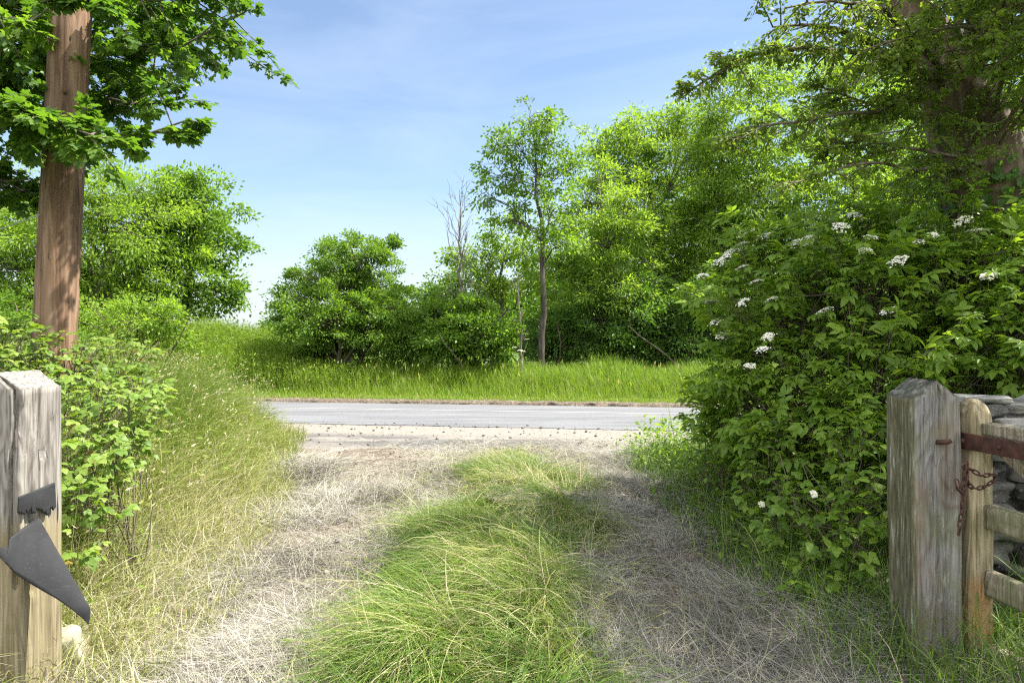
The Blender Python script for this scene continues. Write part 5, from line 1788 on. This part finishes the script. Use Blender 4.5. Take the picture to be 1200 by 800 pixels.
def onface(px, py, out=0.008):
    """point on the drive-side face of the left post"""
    X = -1.998 + out
    Y = X / ((px - 600) / F)
    return at(px, py, Y)


def onfront(px, py, out=0.01):
    Y = 2.795 - out
    return at(px, py, Y)


JAG = rng_of(77).normal(size=44) * 1.6 + np.repeat(rng_of(78).normal(size=11) * 2.4, 4)
rubber('rubber_strip', 'torn black rubber strip nailed round the left post', [onface(22 + 3.2 * k, 582 - 1.3 * k) for k in range(14)],
       [onface(21 + 1.02 * k, 601.5 - 0.16 * k + JAG[k]) for k in range(44)], (0.004, 0, 0), 1)
rubber('rubber_flap', 'torn black rubber flap curling off the left post in a long point',
       [at(-25, 637, 2.64), at(0, 640, 2.70), at(10, 643, 2.735), at(12, 630, 2.75), at(23, 621, 2.80), at(34, 613, 2.84), at(45, 606, 2.872), at(62, 636, 2.87), at(80, 667, 2.86), at(97.6, 698, 2.845), at(106, 712, 2.83), at(105.5, 724, 2.825)],
       [at(-25, 645, 2.64), at(0, 653, 2.70), at(6, 659, 2.715), at(9, 662, 2.725), at(17, 671, 2.745), at(27, 678, 2.765), at(38, 685, 2.78), at(50, 692, 2.79), at(66, 701, 2.80), at(84, 713, 2.81), at(96, 723, 2.815), at(104, 731, 2.82)], (0.006, -0.008, 0.0), 2)
rubber('rubber_strip', 'black rubber edge folded behind the left post', [onface(67, 568, -0.01), at(70, 566, 3.06)], [onface(62, 640, -0.01), at(66, 645, 3.06)], (0.01, 0, 0), 3)

for o_, pts in ((bpy.data.objects['rubber_strip'], [(27, 588), (38, 583), (49, 578), (60, 572)]),):
    for px, py in pts:
        nb = MB(); p = onface(px, py, 0.004 if py < 600 else 0.012)
        nb.tubes(np.array([p + [-0.01, 0, 0], p + [0.0035, 0, 0], p + [0.005, 0, 0]])[None], np.array([[0.006, 0.006, 0.002]]), 8)
        nb.build('nail_head', M_IRON, o_, True)

# ================================================================== LIGHT, SKY, CAMERA
SUN_AZ = RAD(6)       # measured from +X (right) towards +Y (ahead)
SUN_EL = RAD(57)
dv = Vector((math.cos(SUN_EL) * math.cos(SUN_AZ), math.cos(SUN_EL) * math.sin(SUN_AZ), math.sin(SUN_EL)))
ld = bpy.data.lights.new('sun', 'SUN'); ld.energy = 5.0; ld.angle = RAD(0.53); ld.color = (1.0, 0.95, 0.87)
lo = bpy.data.objects.new('sun', ld); COL.objects.link(lo)
lo.rotation_mode = 'QUATERNION'; lo.rotation_quaternion = dv.to_track_quat('Z', 'Y')
lo.location = dv * 60

w = bpy.data.worlds.new('World'); scene.world = w; w.use_nodes = True
nt = w.node_tree
for n_ in list(nt.nodes): nt.nodes.remove(n_)
sky = nt.nodes.new('ShaderNodeTexSky'); sky.sky_type = 'NISHITA'; sky.sun_disc = False
sky.sun_elevation = SUN_EL; sky.sun_rotation = math.atan2(dv.x, dv.y)
sky.air_density = 1.0; sky.dust_density = 0.25; sky.ozone_density = 1.0
tc = nt.nodes.new('ShaderNodeTexCoord')
cl = noise(nt, 2.2, 7, 0.62, vec=tc.outputs['Generated'], dist=0.6, stretch=(1.0, 2.2, 5.0))
cc = mapr(nt, cl, 0.42, 0.80, 0.02, 0.14)
col = mix(nt, cc, sky.outputs[0], (7.5, 7.8, 8.2))
# unseen bright cloud bank, added behind the camera as fill for the shade
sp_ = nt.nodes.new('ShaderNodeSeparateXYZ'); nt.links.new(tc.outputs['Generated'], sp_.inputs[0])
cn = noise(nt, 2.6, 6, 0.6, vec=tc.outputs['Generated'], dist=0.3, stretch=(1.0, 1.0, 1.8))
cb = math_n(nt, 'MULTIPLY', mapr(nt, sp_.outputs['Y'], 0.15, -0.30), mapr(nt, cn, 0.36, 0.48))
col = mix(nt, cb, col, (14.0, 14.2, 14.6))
# thin pale haze low over the horizon
col = mix(nt, mapr(nt, sp_.outputs['Z'], 0.22, 0.0, 0.0, 0.85), col, (3.5, 3.85, 4.3))
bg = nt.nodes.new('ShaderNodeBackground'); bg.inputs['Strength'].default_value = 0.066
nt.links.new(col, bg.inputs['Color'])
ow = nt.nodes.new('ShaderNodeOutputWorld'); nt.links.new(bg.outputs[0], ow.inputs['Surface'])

cam = bpy.data.cameras.new('camera'); cam.sensor_width = 36; cam.lens = 24.0; cam.clip_end = 4000; cam.clip_start = 0.05
co = bpy.data.objects.new('camera', cam); COL.objects.link(co)
co.location = (0, 0, EYE); co.rotation_euler = (RAD(90), 0, 0)
scene.camera = co

scene.view_settings.view_transform = 'Standard'; scene.view_settings.look = 'None'
scene.view_settings.exposure = 1.75; scene.view_settings.gamma = 1.0
cy = scene.cycles
cy.max_bounces = 10; cy.diffuse_bounces = 6; cy.glossy_bounces = 2; cy.transmission_bounces = 5; cy.transparent_max_bounces = 8
cy.sample_clamp_indirect = 6.0
cy.use_denoising = False
cy.filter_width = 1.2
